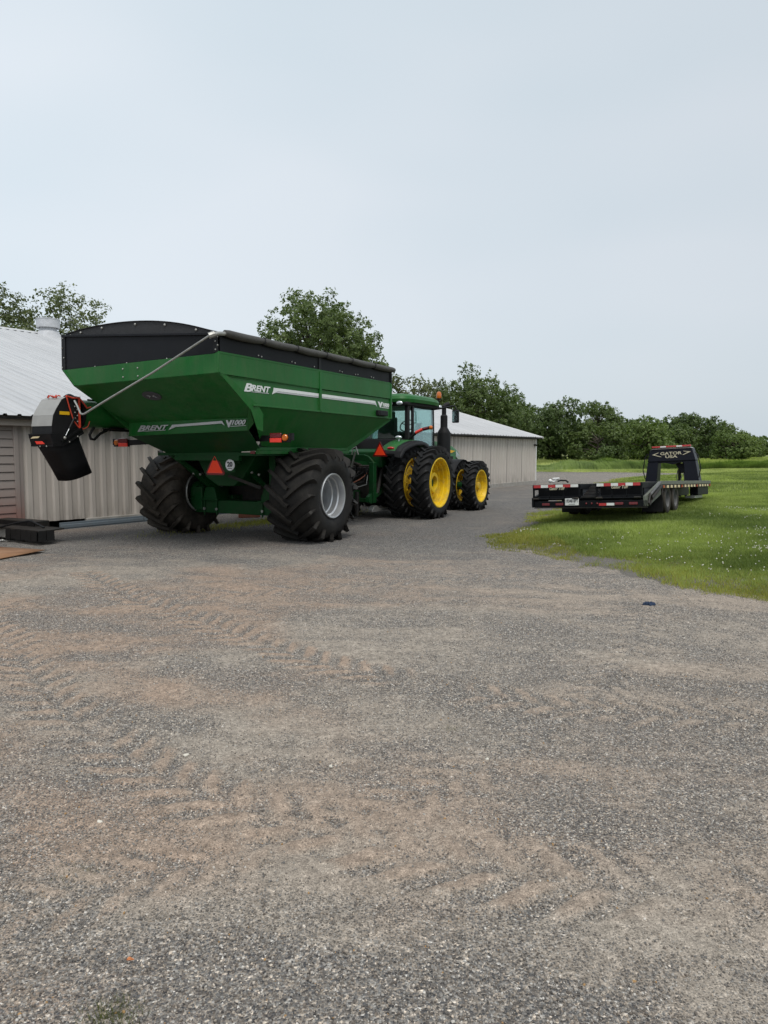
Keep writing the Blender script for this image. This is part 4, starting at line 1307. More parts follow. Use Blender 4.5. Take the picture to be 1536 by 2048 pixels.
# ---- cart wheels
CW_R, CW_W, CW_RIM = 0.945, 1.05, 0.425
cart_tyre_r = tyre_mesh('tyre', CW_R, CW_W, CW_RIM, 17, 0.062, 0.066, 0.43, 'rubber')
cart_tyre_l = tyre_mesh('tyre', CW_R, CW_W, CW_RIM, 17, 0.062, 0.066, 0.43, 'rubber_dusty')
q = CW_W
rim_p = [(q * 0.435, CW_RIM + 0.02), (q * 0.475, CW_RIM + 0.022), (q * 0.485, CW_RIM + 0.012), (q * 0.480, CW_RIM - 0.012), (q * 0.44, CW_RIM - 0.020), (q * 0.36, CW_RIM - 0.028),
         (q * 0.34, CW_RIM - 0.052), (q * 0.24, CW_RIM - 0.056), (q * 0.225, CW_RIM - 0.078), (q * 0.06, CW_RIM - 0.09), (0.0, CW_RIM - 0.10), (-0.02, CW_RIM - 0.12), (-0.03, 0.20), (-0.03, 0.001)]
rim_me = G().lathe(rim_p, 72).mesh('rim', 'silver', ang=28)
bk = [(-q * 0.435, CW_RIM + 0.02), (-q * 0.475, CW_RIM + 0.022), (-q * 0.485, CW_RIM + 0.010), (-q * 0.48, CW_RIM - 0.012), (-q * 0.44, CW_RIM - 0.02), (-q * 0.30, CW_RIM - 0.04), (-0.05, CW_RIM - 0.09), (-0.05, 0.001)]
back_me = G().lathe(bk, 56).mesh('rim_back', 'galv', ang=28)
hubg = G().lathe([(-0.03, 0.19), (0.08, 0.17), (0.10, 0.14), (0.10, 0.001)], 28)
for k in range(10):
    an = 2 * math.pi * k / 10
    hubg.tube([(-0.03, 0.24 * math.cos(an), 0.24 * math.sin(an)), (0.01, 0.24 * math.cos(an), 0.24 * math.sin(an))], 0.018, 6)
hub_me = hubg.mesh('hub', 'silver')
FLC = 0.04
wr = wheel(cart, 1.725, 0.11, CW_R, cart_tyre_r, [('rim', rim_me), ('rim_back', back_me), ('hub', hub_me)], 1, FLC)
wl = wheel(cart, -1.725, 0.11, CW_R, cart_tyre_l, [('rim', rim_me), ('rim_back', back_me), ('hub', hub_me)], -1, FLC)
# size marking moulded on the outer sidewall
def arc_text(body, rad, a0, size, parent, x, step):
    for i, ch in enumerate(body):
        if ch == ' ':
            continue
        an = a0 - i * step
        rr, uu = Vector((0, math.sin(an), -math.cos(an))), Vector((0, math.cos(an), math.sin(an)))
        text('sidewall_letter', ch, size, parent, (x, rad * math.cos(an), rad * math.sin(an)), rr, uu, 'rubber_clean', 0.008, 0, 0.0, 1.0, 'CENTER')
arc_text('1050/50 R32', 0.70, R(28), 0.085, wr, CW_W * 0.498, R(7.5))

# ================================================================== tractor
TA = (-0.223, 19.849)
TH = 28.5
trac = thing('tractor', 'green farm tractor with yellow dual wheels hitched ahead of the cart', 'tractor', (TA[0], TA[1], 0), (0, 0, -R(TH)))
TR, TW, TRIM = 0.985, 0.48, 0.645
t_rear = tyre_mesh('tyre', TR, TW, TRIM, 24, 0.048, 0.05, 0.25, 'rubber_clean')
FR, FW, FRIM = 0.77, 0.40, 0.475
t_front = tyre_mesh('tyre', FR, FW, FRIM, 22, 0.042, 0.044, 0.25, 'rubber_clean')
# outer rear rim: stepped barrel and a cast hub with ribs
W2 = TW
rp = [(W2 * 0.42, TRIM + 0.02), (W2 * 0.47, TRIM + 0.022), (W2 * 0.485, TRIM + 0.005), (W2 * 0.47, TRIM - 0.018), (W2 * 0.40, TRIM - 0.025), (W2 * 0.36, TRIM - 0.045), (W2 * 0.18, TRIM - 0.05),
      (W2 * 0.14, TRIM - 0.075), (-W2 * 0.06, TRIM - 0.08), (-W2 * 0.10, TRIM - 0.11), (-W2 * 0.26, TRIM - 0.13), (-W2 * 0.32, TRIM - 0.18), (-W2 * 0.34, 0.36)]
rr_me = G().lathe(rp, 72).mesh('rim', 'yellow_rim', ang=28)
rb_me = G().lathe([(-W2 * 0.42, TRIM + 0.02), (-W2 * 0.48, TRIM + 0.02), (-W2 * 0.47, TRIM - 0.02), (-W2 * 0.36, TRIM - 0.05), (-W2 * 0.36, 0.25)], 56).mesh('rim_back', 'yellow_dirty', ang=28)
g = G().lathe([(-W2 * 0.34, 0.37), (-W2 * 0.30, 0.36), (-0.02, 0.285), (0.05, 0.27), (0.06, 0.255), (0.06, 0.185), (0.05, 0.175), (-0.16, 0.165), (-0.16, 0.001)], 48)
for k in range(8):
    an = 2 * math.pi * (k + 0.3) / 8
    c, s = math.cos(an), math.sin(an)
    g.bar((-0.12, 0.40 * c, 0.40 * s), (-0.02, 0.27 * c, 0.27 * s), 0.07, 0.07, (1, 0, 0))
    g.tube([(-0.16, 0.43 * c, 0.43 * s), (-0.10, 0.43 * c, 0.43 * s)], 0.035, 8)
rh_me = g.mesh('hub', 'yellow_rim')
# inner rear rim: flat disc with bolts and holes near the outside
g = G().lathe([(W2 * 0.42, TRIM + 0.02), (W2 * 0.48, TRIM + 0.02), (W2 * 0.47, TRIM - 0.018), (W2 * 0.36, TRIM - 0.04), (W2 * 0.30, TRIM - 0.07), (W2 * 0.24, TRIM - 0.10), (W2 * 0.26, 0.48), (W2 * 0.34, 0.44), (W2 * 0.34, 0.001)], 64)
for k in range(12):
    an = 2 * math.pi * k / 12
    g.tube([(W2 * 0.25, 0.53 * math.cos(an), 0.53 * math.sin(an)), (W2 * 0.33, 0.53 * math.cos(an), 0.53 * math.sin(an))], 0.024, 6)
    g.tube([(W2 * 0.33, 0.40 * math.cos(an), 0.40 * math.sin(an)), (W2 * 0.40, 0.40 * math.cos(an), 0.40 * math.sin(an))], 0.02, 6)
ri_me = g.mesh('rim', 'yellow_dirty', ang=28)
g = G()
for k in range(6):
    an = 2 * math.pi * (k + 0.5) / 6
    g.lathe([(0, 0.001), (0, 0.055)], 14, 'x', (W2 * 0.345, 0.29 * math.cos(an), 0.29 * math.sin(an)))
ho_me = g.mesh('disc_hole', 'black_metal')
spacer_me = G().lathe([(0.0, 0.20), (0.42, 0.20)], 28).mesh('spacer', 'yellow_dirty')
# front rims
W3 = FW
g = G().lathe([(W3 * 0.42, FRIM + 0.02), (W3 * 0.48, FRIM + 0.02), (W3 * 0.47, FRIM - 0.016), (W3 * 0.36, FRIM - 0.035), (W3 * 0.20, FRIM - 0.05), (W3 * 0.16, FRIM - 0.075), (0.0, FRIM - 0.09), (-0.03, FRIM - 0.13), (-0.035, 0.26), (0.03, 0.20), (0.035, 0.001)], 56)
fr_me = g.mesh('rim', 'yellow_rim', ang=28)
g = G().lathe([(0.03, 0.125), (0.11, 0.115), (0.13, 0.09), (0.13, 0.001)], 28)
for k in range(10):
    an = 2 * math.pi * k / 10
    g.tube([(0.03, 0.165 * math.cos(an), 0.165 * math.sin(an)), (0.07, 0.165 * math.cos(an), 0.165 * math.sin(an))], 0.018, 6)
fh_me = g.mesh('hub', 'yellow_dirty')
fb_me = G().lathe([(-W3 * 0.42, FRIM + 0.02), (-W3 * 0.48, FRIM + 0.02), (-W3 * 0.47, FRIM - 0.016), (-W3 * 0.2, FRIM - 0.05), (-0.04, FRIM - 0.09), (-0.04, 0.12)], 48).mesh('rim_back', 'yellow_dirty', ang=28)
WB = 3.06
for s in (1, -1):
    wheel(trac, s * 1.735, 0, TR, t_rear, [('rim', rr_me), ('rim_back', rb_me), ('hub', rh_me)], s)
    wheel(trac, s * 0.985, 0, TR, t_rear, [('rim', ri_me), ('rim_back', rb_me), ('disc_hole', ho_me), ('spacer', spacer_me)], s)
    wheel(trac, s * 1.78, WB, FR, t_front, [('rim', fr_me), ('rim_back', fb_me), ('hub', fh_me)], s)
    wheel(trac, s * 1.16, WB, FR, t_front, [('rim', fr_me), ('rim_back', fb_me)], s)
G().tube([(-1.7, 0, 0.95), (1.7, 0, 0.95)], 0.13, 18).build('rear_axle', 'green_frame_shaded', trac)
G().prism([(-0.75, 0.60), (-0.80, 1.45), (-0.35, 1.62), (3.4, 1.25), (3.4, 0.62)], 'x', -0.36, 0.36).build('transmission', 'green_frame_shaded', trac, bev=0.03)
G().tube([(-1.7, WB, 0.73), (1.7, WB, 0.73)], 0.12, 16).build('front_axle', 'green_frame_shaded', trac)
G().box(-0.30, 0.30, 2.6, 4.6, 0.60, 1.05).build('front_frame', 'green_frame_shaded', trac, bev=0.03)
# bonnet with curved top, nose and headlamp
hood_sec = []
for y, zt, hw, zb in ((2.15, 2.16, 0.50, 1.15), (3.0, 2.13, 0.50, 1.10), (3.8, 2.07, 0.50, 1.0), (4.45, 1.97, 0.49, 0.95), (4.95, 1.82, 0.46, 0.95), (5.15, 1.58, 0.40, 0.95)):
    hood_sec.append([(-hw, y, zb), (-hw, y, zt - 0.14), (-hw + 0.07, y, zt - 0.03), (0, y, zt), (hw - 0.07, y, zt - 0.03), (hw, y, zt - 0.14), (hw, y, zb)])
g = G()
for a, bb in zip(hood_sec[:-1], hood_sec[1:]):
    g.strip(a, bb)
g.add(hood_sec[-1], [tuple(range(7))])
bon = g.build('bonnet', 'green_paint', trac, ang=45)
for s in (1, -1):
    G().plate([(s * 0.504, 2.5, 1.80), (s * 0.504, 4.2, 1.74), (s * 0.504, 4.45, 1.80), (s * 0.504, 2.5, 1.95)], 0.008).build('bonnet_stripe', 'yellow_decal', bon)
    G().plate([(s * 0.506, 2.7, 1.20), (s * 0.506, 4.1, 1.12), (s * 0.506, 4.3, 1.62), (s * 0.506, 2.7, 1.70)], 0.008).build('grille', 'black_plastic', bon)
    G().plate([(s * 0.50, 4.55, 1.60), (s * 0.475, 4.92, 1.46), (s * 0.47, 4.96, 1.64), (s * 0.495, 4.55, 1.80)], 0.02).build('headlamp', 'lamp_glass', bon)
G().bar((0.0, 2.3, 2.165), (0.0, 4.3, 2.005), 0.6, 0.012).build('bonnet_stripe', 'yellow_decal', bon)
# front wheel mudguards
for s in (1, -1):
    A_, B_ = [], []
    for i in range(11):
        an = R(25 + 13 * i)
        A_.append((s * 0.92, WB + 0.82 * math.cos(an), 0.74 + 0.80 * math.sin(an)))
        B_.append((s * 1.38, WB + 0.82 * math.cos(an), 0.73 + 0.80 * math.sin(an)))
    G().strip(A_, B_).build('front_mudguard', 'black_plastic', trac, solid=0.025, ang=60)
# rear mudguards: green crown with a wide black lip
FP = [(-1.00, 1.74), (-0.92, 1.80), (-0.75, 1.90), (-0.45, 2.00), (-0.10, 2.06), (0.30, 2.07), (0.65, 2.01), (0.95, 1.86), (1.12, 1.68)]
for s in (1, -1):
    A_ = [(s * 0.66, y, z + 0.02) for y, z in FP]
    M_ = [(s * 1.09, y, z + 0.01) for y, z in FP]
    G().strip(A_, M_).build('rear_mudguard', 'green_paint', trac, solid=0.03, ang=60)
    A_ = [(s * 1.095, y - (0.04 if i < 3 else 0), z + 0.004 - (0.03 if i < 2 else 0)) for i, (y, z) in enumerate(FP)]
    M_ = [(s * 1.27, y - (0.06 if i < 3 else 0), z - 0.02 - (0.05 if i < 2 else 0)) for i, (y, z) in enumerate(FP)]
    L_ = [(s * 1.32, y, z - 0.10) for (x, y, z) in M_]
    g = G().strip(A_, M_).strip(M_, L_)
    g.build('mudguard_lip', 'black_plastic', trac, solid=0.025, ang=50)
    # rear face of the guard with its lamps
    G().plate([(s * 0.60, -1.02, 1.72), (s * 1.30, -1.10, 1.62), (s * 1.29, -1.02, 1.78), (s * 0.66, -0.95, 1.83)], 0.02).build('mudguard_rear', 'black_plastic', trac)
    G().ball((s * 0.94, -0.90, 1.865), 0.1, 7, (1.1, 0.45, 0.42)).build('tail_lamp', 'red_lens', trac)
    G().box(min(s * 0.86, s * 1.16), max(s * 0.86, s * 1.16), -1.115, -1.085, 1.68, 1.735).build('lamp_slot', 'black_metal', trac, bev=0.008)
    G().ball((s * 0.86, -0.30, 2.16), 0.1, 7, (1.0, 0.6, 0.5)).tube([(s * 0.86, -0.28, 2.0), (s * 0.86, -0.28, 2.14)], 0.02, 6).build('work_lamp', 'lamp_glass', trac)
# deck and rear body between the guards
G().prism([(-0.85, 1.36), (-0.85, 1.78), (-0.72, 1.84), (0.4, 1.86), (0.4, 1.36)], 'x', -0.64, 0.64).build('rear_body', 'green_frame_shaded', trac, bev=0.03)
# ---- cab
G().prism([(0.05, 1.80), (0.30, 1.72), (1.1, 1.45), (2.15, 1.45), (2.20, 2.10), (0.10, 2.12)], 'x', -0.78, 0.78).build('cab_base', 'black_plastic', trac, bev=0.02)
CP = {}
for s in (1, -1):
    bot_r, top_r = (s * 0.80, 0.34, 2.0), (s * 0.82, 0.30, 3.08)
    bot_m, top_m = (s * 0.84, 0.60, 2.0), (s * 0.84, 0.58, 3.08)
    bot_f, top_f = (s * 0.76, 2.16, 1.6), (s * 0.78, 2.05, 3.08)
    G().bar(bot_r, top_r, 0.10, 0.14, (0, 1, 0)).build('cab_pillar', 'black_plastic', trac, bev=0.015)
    G().bar(bot_m, top_m, 0.06, 0.10, (0, 1, 0)).build('cab_pillar', 'black_metal', trac, bev=0.012)
    G().bar(bot_f, top_f, 0.07, 0.09, (0, 1, 0)).build('cab_pillar', 'black_metal', trac, bev=0.012)
    G().plate([(s * 0.845, 0.64, 2.06), (s * 0.80, 2.10, 1.65), (s * 0.80, 2.02, 3.05), (s * 0.845, 0.62, 3.05)], 0.008).build('side_window', 'cab_glass', trac)
G().plate([(-0.74, 0.30, 2.10), (0.74, 0.30, 2.10), (0.76, 0.27, 3.02), (-0.76, 0.27, 3.02)], 0.008).build('rear_window', 'cab_glass', trac)
G().plate([(-0.70, 2.16, 1.9), (0.70, 2.16, 1.9), (0.74, 2.06, 3.02), (-0.74, 2.06, 3.02)], 0.008).build('windscreen', 'cab_glass', trac)
G().bar((-0.8, 0.29, 2.10), (0.8, 0.29, 2.10), 0.06, 0.09).build('window_rail', 'black_metal', trac)
G().bar((0.35, 0.24, 2.95), (-0.25, 0.25, 2.45), 0.015, 0.02).build('wiper', 'black_plastic', trac)
# roof: black underside frame, rounded green shell
G().prism([(-0.90, 3.03), (-0.92, 3.14), (0.92, 3.14), (0.90, 3.03)], 'y', 0.12, 2.35).build('roof_frame', 'black_plastic', trac, bev=0.03)
rs = []
for fz, sc_ in ((3.13, 1.0), (3.22, 1.02), (3.30, 0.985), (3.355, 0.90), (3.385, 0.72), (3.395, 0.4)):
    ring = []
    for j in range(40):
        a = 2 * math.pi * j / 40
        e = 0.38
        c, s = math.cos(a), math.sin(a)
        px = 0.97 * sc_ * math.copysign(abs(c) ** e, c)
        py = 1.23 + 1.22 * sc_ * math.copysign(abs(s) ** e, s)
        ring.append((px, py, fz - 0.05 * max(0, (py - 1.6)) ** 1.5))
    rs.append(ring)
g = G()
for a, bb in zip(rs[:-1], rs[1:]):
    g.strip(a + [a[0]], bb + [bb[0]])
g.add(rs[-1], [tuple(range(40))])
g.build('roof', 'green_paint', trac, ang=50)
for x in (0.10, 0.40, 0.70, -0.25, -0.6):
    G().ball((x, 0.06, 3.10), 0.10, 7, (1.0, 0.45, 0.62)).build('work_lamp', 'lamp_glass', trac)
G().ball((0.93, 2.28, 3.10), 0.07, 6, (0.6, 1, 0.9)).build('work_lamp', 'lamp_glass', trac)
G().tube([(0.80, 2.30, 3.15), (0.82, 2.42, 3.18), (0.82, 2.42, 3.36)], 0.018, 8).build('beacon_bracket', 'black_metal', trac)
bea = G().lathe([(3.36, 0.06), (3.40, 0.075), (3.50, 0.075), (3.56, 0.055), (3.58, 0.001)], 18, 'z', (0.82, 2.42, 0)).build('beacon', 'amber_lens', trac)
G().lathe([(3.34, 0.001), (3.34, 0.07), (3.375, 0.075)], 18, 'z', (0.82, 2.42, 0)).build('beacon_base', 'black_plastic', bea)
# seat, wheel, console
G().prism([(0.55, 2.0), (0.62, 2.75), (0.78, 2.75), (0.80, 2.22), (1.30, 2.18), (1.30, 2.02)], 'x', -0.28, 0.28).build('seat', 'seat_fabric', trac, bev=0.04)
G().box(-0.24, 0.24, 0.62, 0.72, 2.70, 2.92).build('headrest', 'seat_fabric', trac, bev=0.03)
stw = G()
for i in range(28):
    a0, a1 = 2 * math.pi * i / 28, 2 * math.pi * (i + 1) / 28
    f = lambda a: (0.10 + 0.22 * math.cos(a), 1.72 + 0.13 * math.sin(a), 2.55 + 0.17 * math.sin(a))
    stw.tube([f(a0), f(a1)], 0.017, 6)
stw.tube([(0.10, 1.72, 2.55), (0.10, 1.95, 2.20)], 0.035, 8)
for a in (0.4, 2.7, 4.7):
    stw.tube([(0.10, 1.72, 2.55), (0.10 + 0.22 * math.cos(a), 1.72 + 0.13 * math.sin(a), 2.55 + 0.17 * math.sin(a))], 0.014, 6)
stw.build('steering_wheel', 'black_plastic', trac)
G().box(-0.30, 0.45, 1.88, 2.12, 1.95, 2.36).build('dash', 'black_plastic', trac, bev=0.04)
G().box(0.40, 0.62, 0.80, 1.50, 2.10, 2.32).build('armrest', 'black_plastic', trac, bev=0.04)
G().plate([(0.50, 1.40, 2.36), (0.72, 1.34, 2.36), (0.74, 1.42, 2.60), (0.52, 1.48, 2.60)], 0.03).build('screen', 'black_plastic', trac, bev=0.01)
# exhaust stack
ex_ = G().lathe([(1.35, 0.17), (1.38, 0.205), (2.33, 0.205), (2.36, 0.20), (2.50, 0.115), (2.52, 0.11), (2.86, 0.108), (2.90, 0.07), (3.08, 0.068)], 26, 'z', (0.86, 2.72, 0)).build('exhaust_stack', 'black_plastic', trac, ang=28)
G().tube([(0.86, 2.72, 3.05), (0.86, 2.71, 3.13), (0.89, 2.76, 3.19), (0.97, 2.84, 3.22)], 0.068, 14).build('exhaust_tip', 'black_plastic', ex_)
# mirrors on arms
for s in (1, -1):
    G().tube([(s * 0.80, 2.05, 3.02), (s * 1.05, 2.10, 3.05), (s * 1.45, 2.15, 3.12), (s * 1.50, 2.15, 3.02)], 0.024, 8).build('mirror_arm', 'black_metal', trac)
    mi = G().box(s * 1.48 - 0.11, s * 1.48 + 0.11, 2.12, 2.19, 2.62, 3.0).build('mirror', 'black_plastic', trac, bev=0.03)
    G().box(s * 1.48 - 0.085, s * 1.48 + 0.085, 2.108, 2.116, 2.655, 2.965).build('mirror_glass', 'mirror_face', mi)
# hazard light arms reaching out from the rear pillars
for s in (1, -1):
    P_ = [(s * 0.84, 0.30, 2.08), (s * 0.98, 0.28, 2.20), (s * 1.12, 0.28, 2.30), (s * 1.30, 0.28, 2.38), (s * 1.50, 0.28, 2.42), (s * 1.62, 0.28, 2.43)]
    ar = G().tube(P_, [0.035, 0.035, 0.04, 0.045, 0.045, 0.04], 10).build('hazard_arm', 'black_plastic', trac)
    G().tube([(s * 1.10, 0.262, 2.293), (s * 1.31, 0.262, 2.385)], 0.043, 8).build('reflector', 'red_reflector', ar)
    G().tube([(s * 1.33, 0.262, 2.39), (s * 1.48, 0.262, 2.418)], 0.044, 8).build('lamp', 'red_dark_lens', ar)
    G().ball((s * 1.56, 0.25, 2.425), 0.058, 7).build('signal_lamp', 'amber_lens', ar)
# fuel tank, steps
for s in (1, -1):
    G().box(min(s * 0.42, s * 0.80), max(s * 0.42, s * 0.80), 0.95, 2.4, 0.75, 1.40).build('fuel_tank', 'black_plastic', trac, bev=0.08)
# slow vehicle triangle
cx2, cz2, y2 = 0.74, 1.80, -1.12
g2 = G().prism([(cx2, cz2 + 0.24), (cx2 + 0.22, cz2 - 0.15), (cx2 - 0.22, cz2 - 0.15)], 'y', y2, y2 + 0.01).build('slow_vehicle_triangle', 'red_dark_lens', trac)
G().prism([(cx2, cz2 + 0.17), (cx2 + 0.165, cz2 - 0.115), (cx2 - 0.165, cz2 - 0.115)], 'y', y2 - 0.006, y2 - 0.001).build('triangle_face', 'orange_triangle', g2)
# three-point hitch with quick coupler frame
G().prism([(-0.62, 1.52), (-0.62, 1.66), (-0.50, 1.72), (0.42, 1.70), (0.56, 1.66), (0.74, 1.48), (0.74, 1.38), (0.62, 1.36), (0.50, 1.54), (-0.50, 1.54)], 'y', -1.42, -1.34).build('coupler_top', 'green_frame_shaded', trac, bev=0.01)
for s in (1, -1):
    G().prism([(-1.46, 0.46), (-1.30, 0.46), (-1.30, 1.50), (-1.46, 1.50)], 'x', min(s * 0.60, s * 0.74), max(s * 0.60, s * 0.74)).build('coupler_leg', 'green_frame_shaded', trac, bev=0.012)
    G().prism([(-1.50, 0.44), (-1.66, 0.50), (-1.64, 0.62), (-1.50, 0.70)], 'x', min(s * 0.62, s * 0.72), max(s * 0.62, s * 0.72)).build('coupler_hook', 'green_frame_shaded', trac)
    G().bar((s * 0.50, -0.5, 0.75), (s * 0.66, -1.38, 0.58), 0.07, 0.11).build('lift_arm', 'green_frame_shaded', trac, bev=0.01)
    G().tube([(s * 0.56, -0.62, 1.50), (s * 0.60, -1.00, 0.68)], 0.045, 10).build('lift_link', 'dark_iron', trac)
    G().bar((s * 0.40, -0.45, 1.52), (s * 0.58, -0.75, 1.56), 0.08, 0.12).build('rocker_arm', 'green_frame_shaded', trac, bev=0.01)
G().bar((-0.6, -1.38, 0.52), (0.6, -1.38, 0.52), 0.10, 0.10).build('coupler_bottom', 'green_frame_shaded', trac)
G().tube([(0.0, -0.7, 1.38), (0.0, -1.36, 1.50)], 0.045, 10).build('top_link', 'dark_iron', trac)
G().box(-0.06, 0.06, -1.35, -0.3, 0.46, 0.52).build('drawbar', 'dark_iron', trac, bev=0.008)
G().box(-0.50, 0.50, -1.00, -0.80, 0.55, 1.42).build('valves_shade_block', 'dark_iron', trac, bev=0.02)  # valve block enlarged and dark, painting the shaded inside of the hitch
for q_ in range(6):
    G().box(-0.42 + 0.15 * q_, -0.32 + 0.15 * q_, -1.08, -1.0, 1.18, 1.36).build('valve_coupler', 'black_metal', trac, bev=0.01)
for k in range(9):
    x = -0.35 + 0.09 * k
    G().tube([(x, -0.92, 1.30 - 0.05 * (k % 3)), (x + 0.03, -1.18, 1.32 - 0.06 * (k % 4)), (x + 0.05 * math.sin(k), -1.42, 1.12 - 0.06 * (k % 3)), (x * 0.6, -1.75, 0.92)], 0.014, 6).build('hose', ['hose', 'dark_iron', 'hose', 'brick_red'][k % 4] if k != 3 else 'hose', trac)
G().tube([(0.30, -1.0, 1.16), (0.44, -1.30, 0.92), (0.30, -1.52, 0.86), (-0.02, -1.56, 0.92)], 0.012, 6).build('hose', 'galv', trac)
pts = [(-0.05 + 0.085 * math.cos(i * 0.9), -1.52 + 0.085 * math.sin(i * 0.9), 1.48 - i * 0.0085) for i in range(44)]
G().tube(pts, 0.010, 5).build('coiled_cable', 'hose', trac)
G().bar((0.22, -1.49, 1.78), (0.10, -1.50, 1.36), 0.045, 0.03).build('latch_handle', 'galv', trac)
G().tube([(0.10, -1.46, 1.70), (0.14, -1.48, 1.86), (0.24, -1.50, 1.90), (0.30, -1.48, 1.70)], 0.018, 6).build('latch_cable', 'galv', trac)
G().prism([(-1.20, 0.24), (-1.10, 0.34), (-0.95, 0.36), (-0.80, 0.27), (-0.30, 0.25), (-0.30, 0.20), (-1.2, 0.19)], 'x', 0.42, 0.56).build('draft_link_foot', 'galv', trac, bev=0.01)

# ================================================================== trailer
RA = (4.485, 15.60)
RH = 33.5
trl = thing('gooseneck_trailer', 'black flatbed gooseneck trailer with red and white striped ramps on the grass', 'trailer', (RA[0], RA[1], 0.0), (0, 0, 0))
trl.rotation_euler = (Matrix.Rotation(-R(RH), 3, 'Z') @ Matrix.Rotation(-R(1.9), 3, 'X') @ Matrix.Rotation(-R(3.1), 3, 'Y')).to_euler()
DZ = 1.085
# deck planks
for k in range(11):
    x0 = -1.20 + k * 0.2185
    G().box(x0, x0 + 0.205, 1.45, 8.10, DZ - 0.045, DZ - 0.005 + 0.004 * (k % 2)).build('deck_plank', 'plank_wood', trl, bev=0.005)
for s in (1, -1):
    rail = G().box(min(s * 1.212, s * 1.275), max(s * 1.212, s * 1.275), 1.42, 8.12, DZ - 0.075, DZ + 0.012).build('side_rail', 'trailer_rail', trl, bev=0.006)
    G().box(min(s * 1.21, s * 1.265), max(s * 1.21, s * 1.265), 1.42, 8.12, DZ - 0.16, DZ - 0.079).build('pocket_rail', 'dark_iron', rail)
    for k in range(16):
        y = 1.62 + k * 0.42
        G().box(min(s * 1.262, s * 1.280), max(s * 1.262, s * 1.280), y, y + 0.16, DZ - 0.152, DZ - 0.092).build('stake_pocket', 'cream_reflector' if k % 5 else 'red_lens', rail)
G().box(-1.21, 1.21, 8.06, 8.12, DZ - 0.15, DZ + 0.012).build('front_rail', 'trailer_rail', trl)
# main beams
for s in (1, -1):
    G().box(s * 0.50 - 0.06, s * 0.50 + 0.06, 0.6, 8.6, DZ - 0.42, DZ - 0.05).build('main_beam', 'trailer_black', trl, bev=0.01)
for k in range(9):
    y = 1.7 + k * 0.75
    G().box(-1.20, 1.20, y, y + 0.06, DZ - 0.14, DZ - 0.05).build('cross_member', 'trailer_black', trl)
G().box(1.00, 1.22, 6.3, 8.0, DZ - 0.40, DZ - 0.165).build('tool_box', 'trailer_black', trl, bev=0.012)
G().box(-1.22, -1.00, 5.3, 7.0, DZ - 0.46, DZ - 0.165).build('tool_box', 'trailer_black', trl, bev=0.012)
G().box(0.9, 1.15, 6.2, 7.4, DZ - 0.48, DZ - 0.41).build('step', 'galv', trl)
# dovetail slope
G().plate([(-1.2, 1.42, DZ - 0.02), (1.2, 1.42, DZ - 0.02), (1.2, 0.08, 0.74), (-1.2, 0.08, 0.74)], 0.03).build('dovetail', 'trailer_black', trl)
for s in (1, -1):
    G().prism([(1.42, DZ), (0.0, 0.78), (0.0, 0.56), (0.25, 0.56), (1.42, DZ - 0.30)], 'x', min(s * 1.21, s * 1.27), max(s * 1.21, s * 1.27)).build('dovetail_side', 'trailer_rail' if s > 0 else 'trailer_black', trl, bev=0.008)
# rear bumper with lamps and plate
bum = G().box(-1.20, 1.27, 0.0, 0.09, 0.555, 0.70).build('bumper', 'trailer_black', trl, bev=0.008)
G().bar((-1.20, -0.012, 0.545), (1.30, -0.012, 0.545), 0.03, 0.016).build('bumper_lip', 'dark_iron', bum)
for x in (-1.02, -0.70, 0.62, 0.92):
    G().box(x, x + 0.18, -0.015, 0.0, 0.60, 0.655).build('tail_lamp', 'red_dark_lens', bum, bev=0.006)
for x in (-0.02, 0.10, 0.22):
    G().ball((x + 0.02, -0.005, 0.635), 0.022, 6).build('marker_lamp', 'red_dark_lens', bum)
G().box(0.28, 0.44, -0.008, -0.001, 0.585, 0.64).build('reflector', 'red_lens', bum)
G().box(0.445, 0.61, -0.008, -0.001, 0.588, 0.643).build('reflector', 'white_paint', bum)
pl = G().box(-0.475, -0.165, -0.022, -0.012, 0.60, 0.755).build('licence_plate', 'white_paint', trl, bev=0.004)
text('lettering', '19348 8PT', 0.105, trl, (-0.32, -0.026, 0.665), (1, 0, 0), ZX, 'decal_dark', 0.001, 0, 0.002, 0.62, 'CENTER')
G().box(-0.39, -0.25, -0.025, -0.0225, 0.622, 0.632).build('small_print', 'decal_dark', pl)
